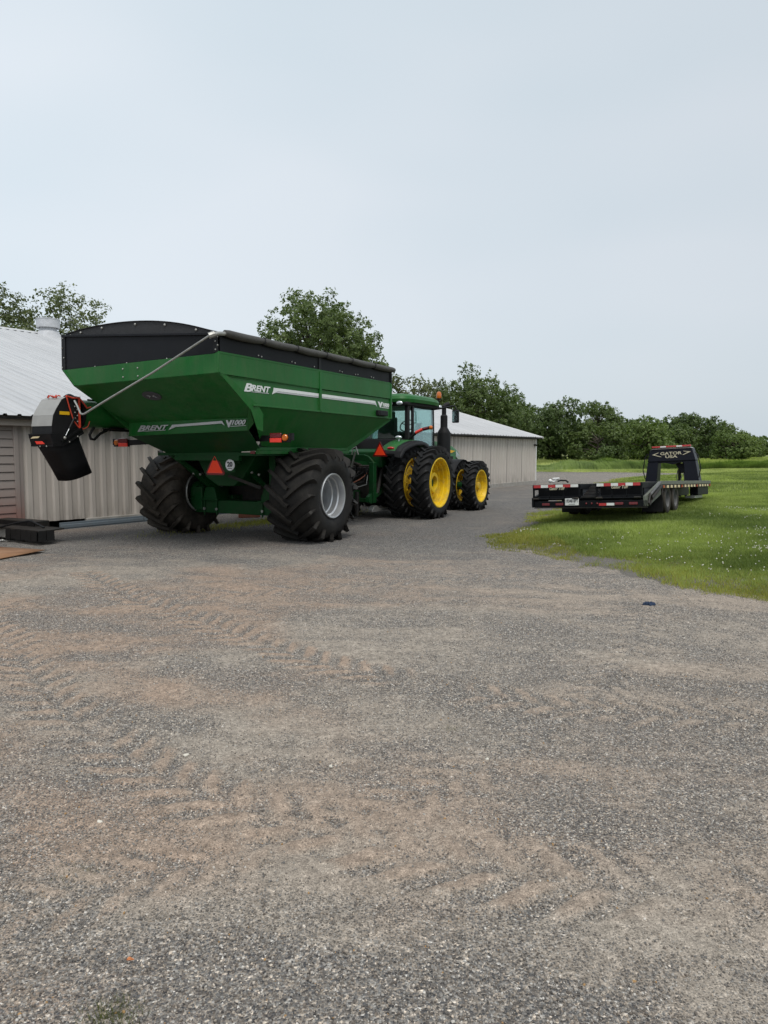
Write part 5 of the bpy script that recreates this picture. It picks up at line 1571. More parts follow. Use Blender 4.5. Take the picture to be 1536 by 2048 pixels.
# folded ramps: black frames with a striped top board
def ramp(x0, x1, n):
    rp_ = link('ramp', None, trl)
    zb, zt = 0.735, 1.075
    G().box(x0, x1, 0.02, 0.05, zt - 0.075, zt).build('top_board', 'trailer_black', rp_, bev=0.004)
    wst = (x1 - x0 - 0.06) / n
    return rp_, zb, zt, wst
for (x0, x1, first) in ((-1.25, -0.15, 'red'), (0.20, 1.19, 'white')):
    rp_, zb, zt, wst = ramp(x0, x1, 6)
    for k in range(6):
        red = (k % 2 == 0) == (first == 'red')
        G().box(x0 + 0.03 + k * wst, x0 + 0.03 + (k + 1) * wst - 0.004, 0.012, 0.018, zt - 0.068, zt - 0.004).build('stripe', 'red_lens' if red else 'white_paint', rp_)
    xm = (x0 + x1) / 2
    G().prism([(xm - 0.30, zt - 0.078), (xm + 0.30, zt - 0.078), (xm + 0.24, zt - 0.135), (xm - 0.24, zt - 0.135)], 'y', 0.022, 0.034).build('name_plate', 'trailer_black', rp_)
    text('lettering', 'Gator Tuff', 0.085, rp_, (xm + 0.02, 0.012, zt - 0.120), (1, 0, 0), ZX, 'cream_letters', 0.002, 0.25, 0.002, 0.95, 'CENTER')
    for x in (x0, x1 - 0.035, x0 + (x1 - x0) * 0.35, x0 + (x1 - x0) * 0.66):
        G().box(x, x + (0.035 if x in (x0, x1 - 0.035) else 0.014), 0.03, 0.07, zb, zt - 0.076).build('upright', 'trailer_black', rp_)
    for zz, hh in ((zb, 0.03), (zb + 0.055, 0.02)):
        G().tube([(x0, 0.02, zz + hh / 2), (x1, 0.02, zz + hh / 2)], hh / 2, 8).build('cross_bar', 'trailer_black', rp_)
    G().box(x0 + 0.03, x1 - 0.03, 0.30, 0.33, zb - 0.02, zt - 0.08).build('backing', 'trailer_black', rp_)  # dark sheet added so the open ramp frame looks shaded inside
    for k in range(5):
        y = 0.16 + k * 0.26
        G().box(x0 + 0.04, x1 - 0.04, y, y + 0.05, zt - 0.09, zt - 0.03).build('ramp_bar', 'trailer_black', rp_)
    for x in (x0, x1 - 0.035):
        G().box(x, x + 0.035, 0.07, 1.4, zt - 0.12, zt - 0.005).build('ramp_side', 'trailer_black', rp_)
    for x in (x0 + 0.02, x1 - 0.16):
        G().tube([(x, -0.005, zb + 0.02), (x + 0.14, -0.005, zb + 0.02)], 0.025, 8).build('hinge', 'dark_iron', rp_)
# grip mesh between the ramps
G().plate([(-0.13, 0.06, 0.77), (0.18, 0.06, 0.77), (0.18, 0.9, 1.055), (-0.13, 0.9, 1.055)], 0.015).build('grip_plate', 'dark_iron', trl)
for k in range(9):
    f = k / 9
    G().box(-0.12, 0.17, 0.10 + 0.85 * f, 0.12 + 0.85 * f, 0.785 + 0.29 * f, 0.81 + 0.29 * f).build('cleat', 'trailer_black', trl)
# ramp spring assist on the right corner
G().tube([(1.30, 0.25, 0.80), (1.32, 1.15, 1.06)], 0.026, 8).build('spring_rod', 'tyre_side_grey', trl)
G().tube([(1.30, 0.35, 0.72), (1.32, 1.20, 0.98)], 0.040, 10).build('spring_tube', 'dark_iron', trl)
G().tube([(1.30, 0.10, 0.62), (1.30, 0.25, 0.82), (1.30, 0.45, 0.72), (1.30, 0.18, 0.58)], 0.022, 8).build('spring_link', 'dark_iron', trl)
ch = [(1.31, 1.35 + 0.01 * math.sin(i), 0.98 - 0.04 * i) for i in range(9)]
G().tube(ch, [0.018 + 0.008 * (i % 2) for i in range(9)], 6).build('chain', 'dark_iron', trl)
# axles and dual wheels
def t_wheel(x, y, s):
    wp_ = link('wheel', None, trl)
    wp_.location = (x, y, 0.30 + 0.37)
    r_, w_, rm = 0.37, 0.215, 0.215
    prof_ = [(-w_ * 0.42, rm), (-w_ * 0.5, rm + 0.06), (-w_ * 0.48, r_ - 0.05), (-w_ * 0.40, r_ - 0.012), (-w_ * 0.2, r_), (-w_ * 0.18, r_ - 0.012), (-w_ * 0.14, r_ - 0.012), (-w_ * 0.12, r_), (w_ * 0.12, r_), (w_ * 0.14, r_ - 0.012), (w_ * 0.18, r_ - 0.012),
             (w_ * 0.2, r_), (w_ * 0.40, r_ - 0.012), (w_ * 0.48, r_ - 0.05), (w_ * 0.5, rm + 0.06), (w_ * 0.42, rm)]
    G().lathe(prof_, 40).build('tyre', 'rubber_dusty', wp_)
    G().lathe([(s * w_ * 0.42, rm), (s * w_ * 0.45, rm - 0.01), (s * w_ * 0.2, rm - 0.03), (-s * 0.02, rm - 0.05), (-s * 0.03, 0.10), (s * 0.02, 0.07), (s * 0.02, 0.001)], 32).build('rim', 'tyre_side_grey', wp_)
for y in (2.45, 3.35):
    for s in (1, -1):
        t_wheel(s * 1.10, y, s)
        t_wheel(s * 0.82, y, s)
    G().tube([(-1.0, y, 0.67), (1.0, y, 0.67)], 0.06, 12).build('axle', 'trailer_black', trl)
G().box(0.45, 0.62, 2.2, 3.6, 0.66, 0.80).box(-0.62, -0.45, 2.2, 3.6, 0.66, 0.80).build('suspension', 'trailer_black', trl)
G().plate([(1.21, 1.85, 0.92), (1.21, 1.85, 0.38), (0.74, 1.85, 0.38), (0.74, 1.85, 0.92)], 0.012).build('mud_flap', 'black_plastic', trl)
G().plate([(-1.21, 1.85, 0.92), (-1.21, 1.85, 0.38), (-0.74, 1.85, 0.38), (-0.74, 1.85, 0.92)], 0.012).build('mud_flap', 'black_plastic', trl)
# neck: tapering portal with light bar and lettering
NY0, NY1 = 8.15, 8.65
neck = link('gooseneck', None, trl)
neck.location = (0.14, 0, 0)
def frus(x0b, x1b, x0t, x1t, z0, z1):
    g = G()
    vs = []
    for (xa, xb, z, ya, yb) in ((x0b, x1b, z0, NY0, NY1), (x0t, x1t, z1, NY0 + 0.02, NY1 - 0.04)):
        vs += [(xa, ya, z), (xb, ya, z), (xb, yb, z), (xa, yb, z)]
    return g.add(vs, [(3, 2, 1, 0), (4, 5, 6, 7), (0, 1, 5, 4), (1, 2, 6, 5), (2, 3, 7, 6), (3, 0, 4, 7)])
frus(-0.82, -0.46, -0.72, -0.40, DZ - 0.02, 1.74).build('neck_leg', 'neck_black', neck, bev=0.015)
frus(0.38, 0.80, 0.36, 0.70, DZ - 0.02, 1.74).build('neck_leg', 'neck_black', neck, bev=0.015)
frus(-0.725, 0.705, -0.64, 0.61, 1.742, 2.13).build('neck_head', 'neck_black', neck, bev=0.02)
g = frus(-0.60, 0.60, -0.55, 0.55, 2.132, 2.17)
g.build('neck_top', 'galv', neck)
G().prism([(-0.40, 1.742), (0.36, 1.742), (0.36, 1.66), (0.26, 1.70), (0.02, 1.64), (-0.2, 1.70), (-0.40, 1.70)], 'y', NY0 + 0.05, NY1 - 0.1).build('neck_gusset', 'neck_black', neck)
G().prism([(0.02, 1.68), (0.34, 1.68), (0.34, 1.42), (0.22, 1.36)], 'y', NY0 + 0.4, NY1 + 0.3).build('coupler_gusset', 'neck_black', neck)
lb = G().box(-0.58, 0.58, NY0 - 0.03, NY0 + 0.05, 2.18, 2.23).build('light_bar', 'red_lens', neck, bev=0.008)
for x in (-0.32, 0.16):
    G().box(x, x + 0.17, NY0 - 0.036, NY0 - 0.031, 2.185, 2.225).build('light_bar_segment', 'white_paint', lb)
XN, ZN = (1, 0, 0), (0, 0.03, 1)
text('lettering', 'GATOR', 0.15, neck, (-0.33, NY0 + 0.004, 1.945), XN, ZN, 'cream_letters', 0.006, 0, 0.003, fit=(0.64, 0.095))
text('lettering', 'USA', 0.14, neck, (-0.18, NY0 + 0.002, 1.845), XN, ZN, 'cream_letters', 0.006, 0, 0.003, fit=(0.36, 0.085))
for pl_ in ([(-0.58, 1.965), (-0.40, 2.03), (-0.36, 2.03), (-0.50, 1.965), (-0.28, 1.89), (-0.34, 1.89)], [(0.36, 2.05), (0.58, 2.02), (0.36, 1.925), (0.32, 1.925), (0.49, 2.012), (0.36, 2.035)]):
    G().prism(pl_, 'y', NY0 - 0.006, NY0 + 0.012).build('emblem_wing', 'cream_letters', neck)
for s in (1, -1):
    G().tube([(s * 0.80, NY0 - 0.02, 1.2), (s * 0.86, NY0 - 0.03, 1.5), (s * 0.78, NY0 - 0.03, 1.9), (s * 0.70, NY0 - 0.02, 2.0)], 0.016, 6).build('hand_rail', 'black_metal', neck)
for x in (0.12, 0.30):
    G().tube([(x, NY1 + 0.1, 1.50), (x, NY1 + 0.1, 1.05), (x, NY1 + 0.1, 0.30)], [0.05, 0.05, 0.035], 10).build('landing_jack', 'dark_iron', neck)
G().tube([(0.10, NY1 - 0.1, 1.45), (0.06, NY1 - 0.05, 1.2), (0.14, NY1 - 0.05, 1.02), (0.22, NY1 - 0.02, 1.3)], 0.014, 6).build('safety_chain', 'galv', neck)
G().tube([(0.28, NY1 - 0.1, 1.35), (0.33, NY1 - 0.1, 1.1), (0.30, NY1 - 0.1, 1.02)], 0.02, 6).build('safety_chain', 'galv', neck)
# white ratchet lying on the dovetail
rat = thing('tie_down_ratchet', 'small white tie-down ratchet lying on the left trailer ramp', 'ratchet')
rat.location = Vector((RA[0], RA[1], 0)) + Matrix.Rotation(-R(RH), 3, 'Z') @ Vector((-0.98, 0.65, 1.04))
rat.rotation_euler = (0, 0, -0.4)
G().ball((-0.12, 0, 0.05), 0.045, 7).tube([(-0.12, 0, 0.05), (-0.02, 0, 0.03), (0.02, 0, 0.10)], 0.022, 8).tube([(-0.06, 0, 0.10), (0.09, 0, 0.11)], 0.022, 8).build('handle', 'white_paint', rat)
G().tube([(0.05, 0, 0.04), (0.12, 0, 0.065), (0.24, 0, 0.065), (0.30, 0, 0.02)], 0.02, 8).build('strap_spool', 'black_plastic', rat)

# ================================================================== mower by the wall
mow = thing('rotary_mower', 'black rotary mower deck with hanging rubber flaps parked by the barn door', 'mower', (-7.05, 13.95, 0), (0, 0, -R(22)))
mow.scale = (1, 1, 0.82)
g = G().prism([(-1.3, 0.05), (0.62, -0.30), (0.70, -0.05), (0.66, 0.30), (-1.3, 0.62)], 'z', 0.30, 0.335)
g.build('deck', 'dark_iron', mow, bev=0.006)
def flap_row(p, q, n, z0, z1):
    p, q = Vector((*p, 0)), Vector((*q, 0))
    for k in range(n):
        a, bb = p.lerp(q, (k + 0.03) / n), p.lerp(q, (k + 0.97) / n)
        jz = random.uniform(-0.012, 0.012)
        tl_ = Vector((random.uniform(-0.012, 0.012), random.uniform(-0.02, 0.0), 0))
        G().plate([(a.x, a.y, z1), (bb.x, bb.y, z1), (bb.x + tl_.x, bb.y + tl_.y, z0 + jz), (a.x + tl_.x, a.y + tl_.y, z0 + jz)], 0.014).build('rubber_flap', 'hose', mow)
flap_row((-0.42, -0.14), (0.62, -0.33), 6, 0.08, 0.31)
flap_row((0.63, -0.31), (0.71, 0.0), 2, 0.08, 0.31)
G().prism([(-1.2, 0.10), (-0.45, -0.04), (-0.45, 0.30), (-1.2, 0.40)], 'z', 0.06, 0.30).build('gearbox_shield', 'concrete', mow, bev=0.03)
G().prism([(-1.3, 0.40), (-0.05, 0.25), (0.0, 0.55), (-1.3, 0.70)], 'z', 0.10, 0.46).build('rear_deck', 'dark_iron', mow, bev=0.01)
flap_row((-1.25, 0.38), (-0.05, 0.23), 5, 0.16, 0.44)
G().tube([(-1.05, -0.18, 0.22), (-0.2, -0.02, 0.46), (0.0, 0.02, 0.50), (0.06, 0.05, 0.50), (0.34, 0.10, 0.35)], 0.024, 8).build('lift_bar', 'black_metal', mow)
G().ball((-1.02, -0.18, 0.20), 0.10, 7, (0.7, 1, 1.2)).tube([(-1.02, -0.18, 0.02), (-1.02, -0.18, 0.30)], 0.03, 8).build('swivel', 'dark_iron', mow)
G().lathe([(-0.05, 0.02), (-0.05, 0.11), (0.05, 0.11), (0.05, 0.02)], 18, 'x', (0.30, 0.05, 0.115)).build('tail_wheel', 'hose', mow)
G().lathe([(-0.05, 0.02), (-0.05, 0.11), (0.05, 0.11), (0.05, 0.02)], 18, 'x', (-0.9, 0.2, 0.115)).build('tail_wheel', 'hose', mow)
G().ball((-0.42, -0.22, 0.04), 0.035, 6).ball((-0.49, -0.20, 0.03), 0.03, 6).tube([(-0.7, -0.2, 0.05), (-0.36, -0.2, 0.035)], 0.016, 6).build('hitch_pin', 'galv', mow)

rust = thing('rusty_steel_sheet', 'rust orange steel sheet lying flat on the gravel at the left edge', 'metal sheet')
g = G()
n = 10
pts_t = []
PQ = [(-6.02, 12.50), (-7.35, 13.15), (-8.6, 12.1), (-7.0, 11.15), (-6.35, 11.55)]
cxx, cyy = sum(p[0] for p in PQ) / 5, sum(p[1] for p in PQ) / 5
top = []
for ring in (0.0, 0.5, 1.0):
    for (x, y) in PQ:
        px, py = cxx + (x - cxx) * ring, cyy + (y - cyy) * ring
        top.append((px, py, 0.03 + 0.035 * (1 - ring) + 0.015 * math.sin(px * 3 + py * 2)))
fs = []
for r_ in (0, 1):
    for i in range(5):
        fs.append((r_ * 5 + i, r_ * 5 + (i + 1) % 5, (r_ + 1) * 5 + (i + 1) % 5, (r_ + 1) * 5 + i))
g.add(top[5:], [(i, (i + 1) % 5, 5 + (i + 1) % 5, 5 + i) for i in range(5)] + [(0, 1, 2, 3, 4)])
g.build('sheet', 'rust_sheet', rust, solid=0.012, ang=50)

# brick and block by the wall foot, seen under the cart
tag(G().box(-0.28, 0.28, -0.10, 0.10, 0, 0.11).build('loose_brick', 'brick_red', None, bev=0.01, loc=(-3.65, 19.15, 0.0)), 'reddish block lying under the cart by the barn foot', 'block').rotation_euler = (0, 0, 0.35)

# blue rag dropped on the gravel
bm = bmesh.new()
bmesh.ops.create_icosphere(bm, subdivisions=4, radius=1)
for v_ in bm.verts:
    x, y, z = v_.co
    k_ = 1 + 0.22 * math.sin(5 * x + 3 * y) * math.cos(4 * y + 1) + 0.12 * math.sin(11 * x - 7 * y + 5 * z)
    v_.co = Vector((x * 0.105 * k_, y * 0.07 * k_, max(0.0, z) * 0.052 * k_ + 0.004))
me = bpy.data.meshes.new('blue_rag')
bm.to_mesh(me)
bm.free()
me.materials.append(MATS['rag_blue'])
rag = tag(link('blue_rag', me), 'crumpled dark blue rag dropped on the gravel', 'rag')
rag.location = (3.08, 8.12, 0)
rag.rotation_euler = (0, 0, -0.3)
rag.scale = (0.62, 0.62, 0.75)

# dry orange leaf and pale stones
g = G()
L = []
for i in range(9):
    a = i / 8
    wd = 0.016 * math.sin(math.pi * min(1, a * 1.02) ** 0.8) + 0.001
    L.append(((a - 0.5) * 0.065, wd, 0.006 + 0.010 * math.sin(a * 5)))
A_ = [(x, -wd, z + 0.006) for x, wd, z in L]
M_ = [(x, 0, z) for x, wd, z in L]
B_ = [(x, wd, z + 0.007) for x, wd, z in L]
g.strip(A_, M_).strip(M_, B_)
lf = tag(g.build('dry_leaf', 'leaf_orange', None, solid=0.001), 'small dry orange leaf on the gravel near the front', 'leaf')
lf.location = (-0.885, 2.335, 0.012)
lf.rotation_euler = (0.25, 0.1, 0.5)
lf.scale = (0.42, 0.42, 0.42)

def stone_mesh(seed, col):
    r_ = random.Random(seed)
    bm = bmesh.new()
    bmesh.ops.create_icosphere(bm, subdivisions=2, radius=1)
    ax = [Vector((r_.uniform(-1, 1), r_.uniform(-1, 1), r_.uniform(-1, 1))).normalized() for _ in range(7)]
    for v_ in bm.verts:
        k_ = 1.0
        for a in ax:
            d_ = v_.co.dot(a)
            if d_ > 0.62:
                v_.co -= a * (d_ - 0.62) * 0.9
        v_.co = Vector((v_.co.x, v_.co.y * 0.8, v_.co.z * 0.55))
    me = bpy.data.meshes.new('pale_stone')
    bm.to_mesh(me)
    bm.free()
    me.materials.append(MATS[col])
    return me
# (x, y, radius, label)
ST = [(-1.16, 4.03, 0.016, 'pale stone on the gravel left of centre, largest of the white ones'),
      (-0.30, 3.88, 0.013, 'small pale stone on the gravel in the middle distance'),
      (-1.37, 3.28, 0.014, 'pale stone lying in the dark gravel near the left tracks'),
      (0.60, 3.98, 0.012, 'pale flat stone on the right half of the gravel')]
for i, (x, y, r_, lab) in enumerate(ST):
    o = tag(link('pale_stone', stone_mesh(i, 'stone_white')), lab, 'stone', 'pale stones on the gravel')
    o.location = (x, y, r_ * 0.35)
    o.scale = (r_ * 1.25, r_ * 1.25, r_ * 1.25)
    o.rotation_euler = (0.2, 0.1, i * 1.3)

# ================================================================== trees
def make_tree(name, label, x, y, h, rx, rz, seed, leafm, base=0.0, nclump=26, nleaf=9000, lsize=0.30, trunk_r=0.25, cz=None, group=None, skew=(0, 0), open_=0.0, z0=0.3, ry=None):
    """h total height; crown ellipsoid rx (radius) by rz (half height), centre height cz"""
    rg = np.random.default_rng(seed)
    rd = random.Random(seed)
    ry = ry or rx
    cz = cz if cz is not None else h - rz
    root = thing(name, label, 'tree', (x, y, z0), (0, 0, 0), group)
    # clump centres through the crown, more of them near the outside
    C, CR = [], []
    tries = 0
    while len(C) < nclump and tries < 4000:
        tries += 1
        p = rg.normal(size=3)
        p /= np.linalg.norm(p)
        p = p * rg.uniform(0.25, 0.86) ** 0.6
        c = np.array([p[0] * rx + skew[0] * (p[2] + 1) * 0.5, p[1] * ry + skew[1] * (p[2] + 1) * 0.5, cz + p[2] * rz])
        if c[2] < base + 0.2:
            continue
        if any(np.linalg.norm((c - q_) / np.array([rx, ry, rz])) < 0.20 for q_ in C):
            continue
        C.append(c)
        CR.append(rg.uniform(0.20, 0.36) * (rx * ry * rz) ** (1 / 3))
    C = np.array(C)
    CR = np.array(CR)
    # trunk and limbs
    g = G()
    tt = Vector((skew[0] * 0.2, skew[1] * 0.2, cz + rz * 0.25))
    g.tube([(0, 0, -0.3), (0.05, 0.02, h * 0.15), tuple(tt * 0.6 + Vector((0.1, 0, 0))), tuple(tt)], [trunk_r * 1.25, trunk_r, trunk_r * 0.7, trunk_r * 0.28], 9)
    for c in C:
        f = rd.uniform(0.35, 0.9)
        a = Vector((tt.x * f, tt.y * f, max(base + 0.3, min(tt.z, c[2] * rd.uniform(0.55, 0.9)))))
        b_ = Vector(c)
        mid = a.lerp(b_, 0.5) + Vector((rd.uniform(-.1, .1) * rx, rd.uniform(-.1, .1) * rx, 0.06 * rz))
        g.tube([a, mid, b_], [trunk_r * 0.32, trunk_r * 0.2, trunk_r * 0.06], 5, cap=False)
    g.build('trunk', 'bark', root, ang=60)
    # leaves: each clump is a cloud of twigs, leaves spread along them
    wgt = CR ** 2
    wgt = wgt / wgt.sum()
    ci = rg.choice(len(C), nleaf, p=wgt)
    dirs = rg.normal(size=(nleaf, 3))
    dirs /= np.linalg.norm(dirs, axis=1)[:, None]
    # bunch the leaves round sub-twigs
    nt_ = 46
    tw = rg.normal(size=(len(C), nt_, 3))
    tw /= np.linalg.norm(tw, axis=2)[:, :, None]
    tw *= rg.uniform(0.5, 1.12, size=(len(C), nt_, 1))
    ti = rg.integers(0, nt_, nleaf)
    twp = tw[ci, ti]
    rad = CR[ci][:, None]
    P = C[ci] + twp * rad * np.array([1.05, 1.05, 0.85]) + dirs * rad * (0.16 + 0.10 * open_) * rg.uniform(0.2, 1.3, size=(nleaf, 1))
    P[:, 2] = np.maximum(P[:, 2], base + 0.02 + 0.3 * rg.random(nleaf))
    cc = np.array([skew[0] * 0.4, skew[1] * 0.4, cz])
    outw = (P - cc) / np.array([rx, ry, rz])
    outw /= np.linalg.norm(outw, axis=1)[:, None] + 1e-6
    lo_ = (P - C[ci]) / rad
    nrm_ = outw * 0.45 + lo_ * 0.6 + rg.normal(size=(nleaf, 3)) * 0.55 + np.array([0, 0, 0.25])
    nrm_ /= np.linalg.norm(nrm_, axis=1)[:, None]
    u_ = np.cross(nrm_, rg.normal(size=(nleaf, 3)))
    u_ /= np.linalg.norm(u_, axis=1)[:, None] + 1e-9
    v__ = np.cross(nrm_, u_)
    s_ = lsize * rg.uniform(0.55, 1.25, size=(nleaf, 1))
    a_, b__ = u_ * s_ * 0.62, v__ * s_ * 0.36
    V = np.stack([P - a_, P + b__ * 1.0 - a_ * 0.15, P + a_, P - b__ - a_ * 0.15], 1).reshape(-1, 3)
    F = np.arange(nleaf * 4).reshape(-1, 4)
    ctint = rg.uniform(0.15, 0.85, len(C))
    tint = np.clip(ctint[ci] * 0.55 + rg.uniform(0, 0.55, nleaf), 0, 1)
    np_mesh('crown', V, F, leafm, root, attr=tint)
    return root

T = make_tree
# behind the barn, left
T('broadleaf_tree', 'tall loose tree at the far left above the white roof', -27.6, 47.0, 13.0, 4.0, 5.2, 1, 'leaves_olive', nclump=36, nleaf=22000, lsize=0.20, open_=0.4)
T('broadleaf_tree', 'thin-crowned tree behind the roof ventilator with sky between its twigs', -22.9, 50.0, 12.7, 4.1, 4.8, 2, 'leaves_olive', nclump=40, nleaf=19000, lsize=0.19, open_=0.8)
T('broadleaf_tree', 'dark low tree right of the ventilator sloping down behind the cart', -19.8, 51.0, 11.6, 3.5, 4.4, 3, 'leaves_dark', nclump=34, nleaf=18000, lsize=0.20)
T('broadleaf_tree', 'squat dark tree filling the gap behind the left roof edge', -25.6, 52.0, 11.4, 5.4, 4.8, 4, 'leaves_mid', nclump=36, nleaf=20000, lsize=0.21)
# the big tree behind the cart
T('broadleaf_tree', 'big rounded tree rising above the grain cart tarp', -6.6, 62.0, 14.8, 5.9, 5.5, 5, 'leaves_mid', nclump=64, nleaf=56000, lsize=0.21, trunk_r=0.4, skew=(0.9, 0))
T('broadleaf_tree', 'smaller tree just right of the big tree beside its lower crown', -1.9, 63.0, 11.0, 2.3, 3.6, 6, 'leaves_mid', nclump=30, nleaf=13000, lsize=0.19)
# behind the tractor
T('broadleaf_tree', 'olive green tree above the tractor cab roof', 3.0, 72.0, 9.5, 4.4, 4.0, 7, 'leaves_olive', nclump=40, nleaf=24000, lsize=0.20)
T('broadleaf_tree', 'wind-blown tree above the beacon behind the barn roof', 8.6, 74.0, 10.0, 5.0, 4.6, 8, 'leaves_mid', nclump=50, nleaf=32000, lsize=0.20, skew=(0.8, 0))
T('broadleaf_tree', 'dense dark tree behind the barn roof end', 13.4, 80.0, 7.4, 5.0, 3.7, 9, 'leaves_dark', nclump=36, nleaf=22000, lsize=0.23, base=0.2)
# tree line on the right
T('broadleaf_tree', 'large dark tree just right of the barn corner', 19.6, 84.0, 7.8, 4.6, 4.0, 10, 'leaves_dark', nclump=50, nleaf=32000, lsize=0.22, base=0.1)
T('broadleaf_tree', 'tall tree with a thin top second from the barn corner', 26.0, 88.0, 7.9, 4.0, 4.0, 11, 'leaves_mid', nclump=44, nleaf=26000, lsize=0.22, base=0.1, open_=0.4)
T('broadleaf_tree', 'low bushy tree at the foot of the tall right-hand trees', 24.0, 80.0, 4.6, 3.8, 2.5, 12, 'leaves_mid', nclump=34, nleaf=18000, lsize=0.21, base=0.05, cz=2.1)
T('broadleaf_tree', 'round green bushy tree left of the trailer neck', 33.0, 90.0, 5.8, 3.9, 3.1, 13, 'leaves_light', nclump=36, nleaf=20000, lsize=0.22, base=0.05, cz=2.7)
T('broadleaf_tree', 'mid green tree close behind the trailer neck', 38.5, 97.0, 5.2, 3.8, 2.9, 14, 'leaves_mid', nclump=36, nleaf=18000, lsize=0.23, base=0.05, cz=2.4)
T('broadleaf_tree', 'broad dark crowned tree above the trailer neck', 48.0, 112.0, 7.4, 5.2, 3.8, 15, 'leaves_dark', nclump=48, nleaf=26000, lsize=0.27, base=0.05, cz=3.6)
T('conifer_tree', 'dark evergreen standing left of the broad crowned tree', 43.6, 122.0, 7.4, 4.2, 4.0, 16, 'leaves_dark', nclump=50, nleaf=18000, lsize=0.28, base=0.05)
T('broadleaf_tree', 'light green tree right of the trailer neck', 50.5, 103.0, 4.6, 3.8, 2.5, 17, 'leaves_light', nclump=34, nleaf=18000, lsize=0.24, base=0.05, cz=2.1)
T('broadleaf_tree', 'spreading tree third from the right end of the tree line', 62.0, 130.0, 6.2, 4.8, 3.3, 18, 'leaves_mid', nclump=36, nleaf=18000, lsize=0.29, base=0.05, cz=2.9, open_=0.4)
T('broadleaf_tree', 'dense tree second from the right end of the tree line', 71.0, 142.0, 5.0, 5.0, 2.8, 19, 'leaves_mid', nclump=36, nleaf=17000, lsize=0.32, base=0.05, cz=2.3)
T('broadleaf_tree', 'smallest tree at the right end of the tree line', 78.5, 152.0, 4.0, 4.0, 2.3, 20, 'leaves_light', nclump=30, nleaf=13000, lsize=0.32, base=0.05, cz=1.9)
T('broadleaf_tree', 'dark tree filling the gap behind the barn corner', 16.6, 96.0, 8.0, 5.6, 4.1, 21, 'leaves_dark', nclump=40, nleaf=20000, lsize=0.27, base=0.05, cz=4.0)
T('broadleaf_tree', 'dark tree in the second row behind the round bushy tree', 35.0, 110.0, 6.6, 5.6, 3.5, 22, 'leaves_dark', nclump=40, nleaf=20000, lsize=0.28, base=0.05, cz=3.2)
T('broadleaf_tree', 'tree deep in the row between the neck and the right end', 56.5, 124.0, 5.0, 5.2, 2.8, 23, 'leaves_dark', nclump=36, nleaf=16000, lsize=0.30, base=0.05, cz=2.4)

# far-off wood on the horizon
rg = np.random.default_rng(77)
nq = 24000
fx = rg.uniform(60, 420, nq)
fy = 330 + (fx - 60) * 0.35 + rg.uniform(-14, 14, nq)
hh = 7.5 + 1.8 * np.sin(fx * 0.11) + 1.2 * np.sin(fx * 0.29 + 1)
fz = hh * rg.random(nq) ** 0.7
PW = np.stack([fx, fy, fz], 1)
nn_ = rg.normal(size=(nq, 3)) + np.array([0, -0.5, 0.5])
nn_ /= np.linalg.norm(nn_, axis=1)[:, None]
u_ = np.cross(nn_, rg.normal(size=(nq, 3)))
u_ /= np.linalg.norm(u_, axis=1)[:, None]
v__ = np.cross(nn_, u_)
V = np.stack([PW - u_ * 1.1, PW + v__ * 0.9, PW + u_ * 1.1, PW - v__ * 0.9], 1).reshape(-1, 3)
tag(np_mesh('distant_wood', V, np.arange(nq * 4).reshape(-1, 4), 'leaves_dark', None, attr=rg.random(nq)), 'hazy dark wood along the far horizon at the right edge', 'wood', kind='stuff')

# ================================================================== grass
def blades(name, label, X, Y, Z, hgt, wid, material, seed, lean=0.5, kind='stuff'):
    rg = np.random.default_rng(seed)
    n = len(X)
    an = rg.uniform(0, 2 * np.pi, n)
    la = rg.uniform(0, 2 * np.pi, n)
    ln = rg.uniform(0.1, lean, n) * hgt
    b0 = np.stack([X - np.cos(an) * wid / 2, Y - np.sin(an) * wid / 2, Z - 0.01], 1)
    b1 = np.stack([X + np.cos(an) * wid / 2, Y + np.sin(an) * wid / 2, Z - 0.01], 1)
    tp = np.stack([X + np.cos(la) * ln, Y + np.sin(la) * ln, Z + hgt], 1)
    V = np.stack([b0, b1, tp], 1).reshape(-1, 3)
    o = np_mesh(name, V, np.arange(n * 3).reshape(-1, 3), material, attr=np.clip(rg.random(n) * 0.55 + 1.5 * (fbm(X * 0.55, Y * 0.55, 7, 4, 0.6) - 0.36), 0, 1))
    return tag(o, label, 'grass', kind=kind)

def frustum(n, y0, y1, seed, xr=(-0.60, 0.60), pw=1.0):
    rg = np.random.default_rng(seed)
    u = rg.random(n)
    Y = np.sqrt(y0 * y0 + u ** pw * (y1 * y1 - y0 * y0))
    X = Y * rg.uniform(xr[0], xr[1], n)
    return X, Y, rg

SX, SYY, SH, SW = [], [], [], []
for (n, y0, y1, hm, wd, sd) in ((300000, 7.0, 13.0, 0.065, 0.011, 1), (330000, 13.0, 24.0, 0.075, 0.016, 2), (160000, 24.0, 58.0, 0.085, 0.038, 3)):
    X, Y, rg = frustum(n, y0, y1, sd, (0.10, 0.60))
    dd = lawn_d(X, Y)
    pr_ = np.clip(dd / 1.1 + 0.12 + 0.45 * wob(X, Y, 1.9) * np.clip(1.6 - dd, 0, 1), 0, 1)
    k_ = (dd > -0.25) & (rg.random(len(X)) < pr_)
    SX.append(X[k_]); SYY.append(Y[k_])
    clump = 0.75 + 0.35 * wob(X[k_], Y[k_], 1.1)
    SH.append(hm * rg.uniform(0.45, 1.35, k_.sum()) * np.clip(0.35 + 1.5 * (fbm(X[k_] * 1.3, Y[k_] * 1.3, 3, 4, 0.6) - 0.1), 0.5, 1.7)); SW.append(np.full(k_.sum(), wd))
X, Y, Hh, Ww = map(np.concatenate, (SX, SYY, SH, SW))
dd = lawn_d(X, Y)
Z = np.maximum(lawn_h(dd), 0)
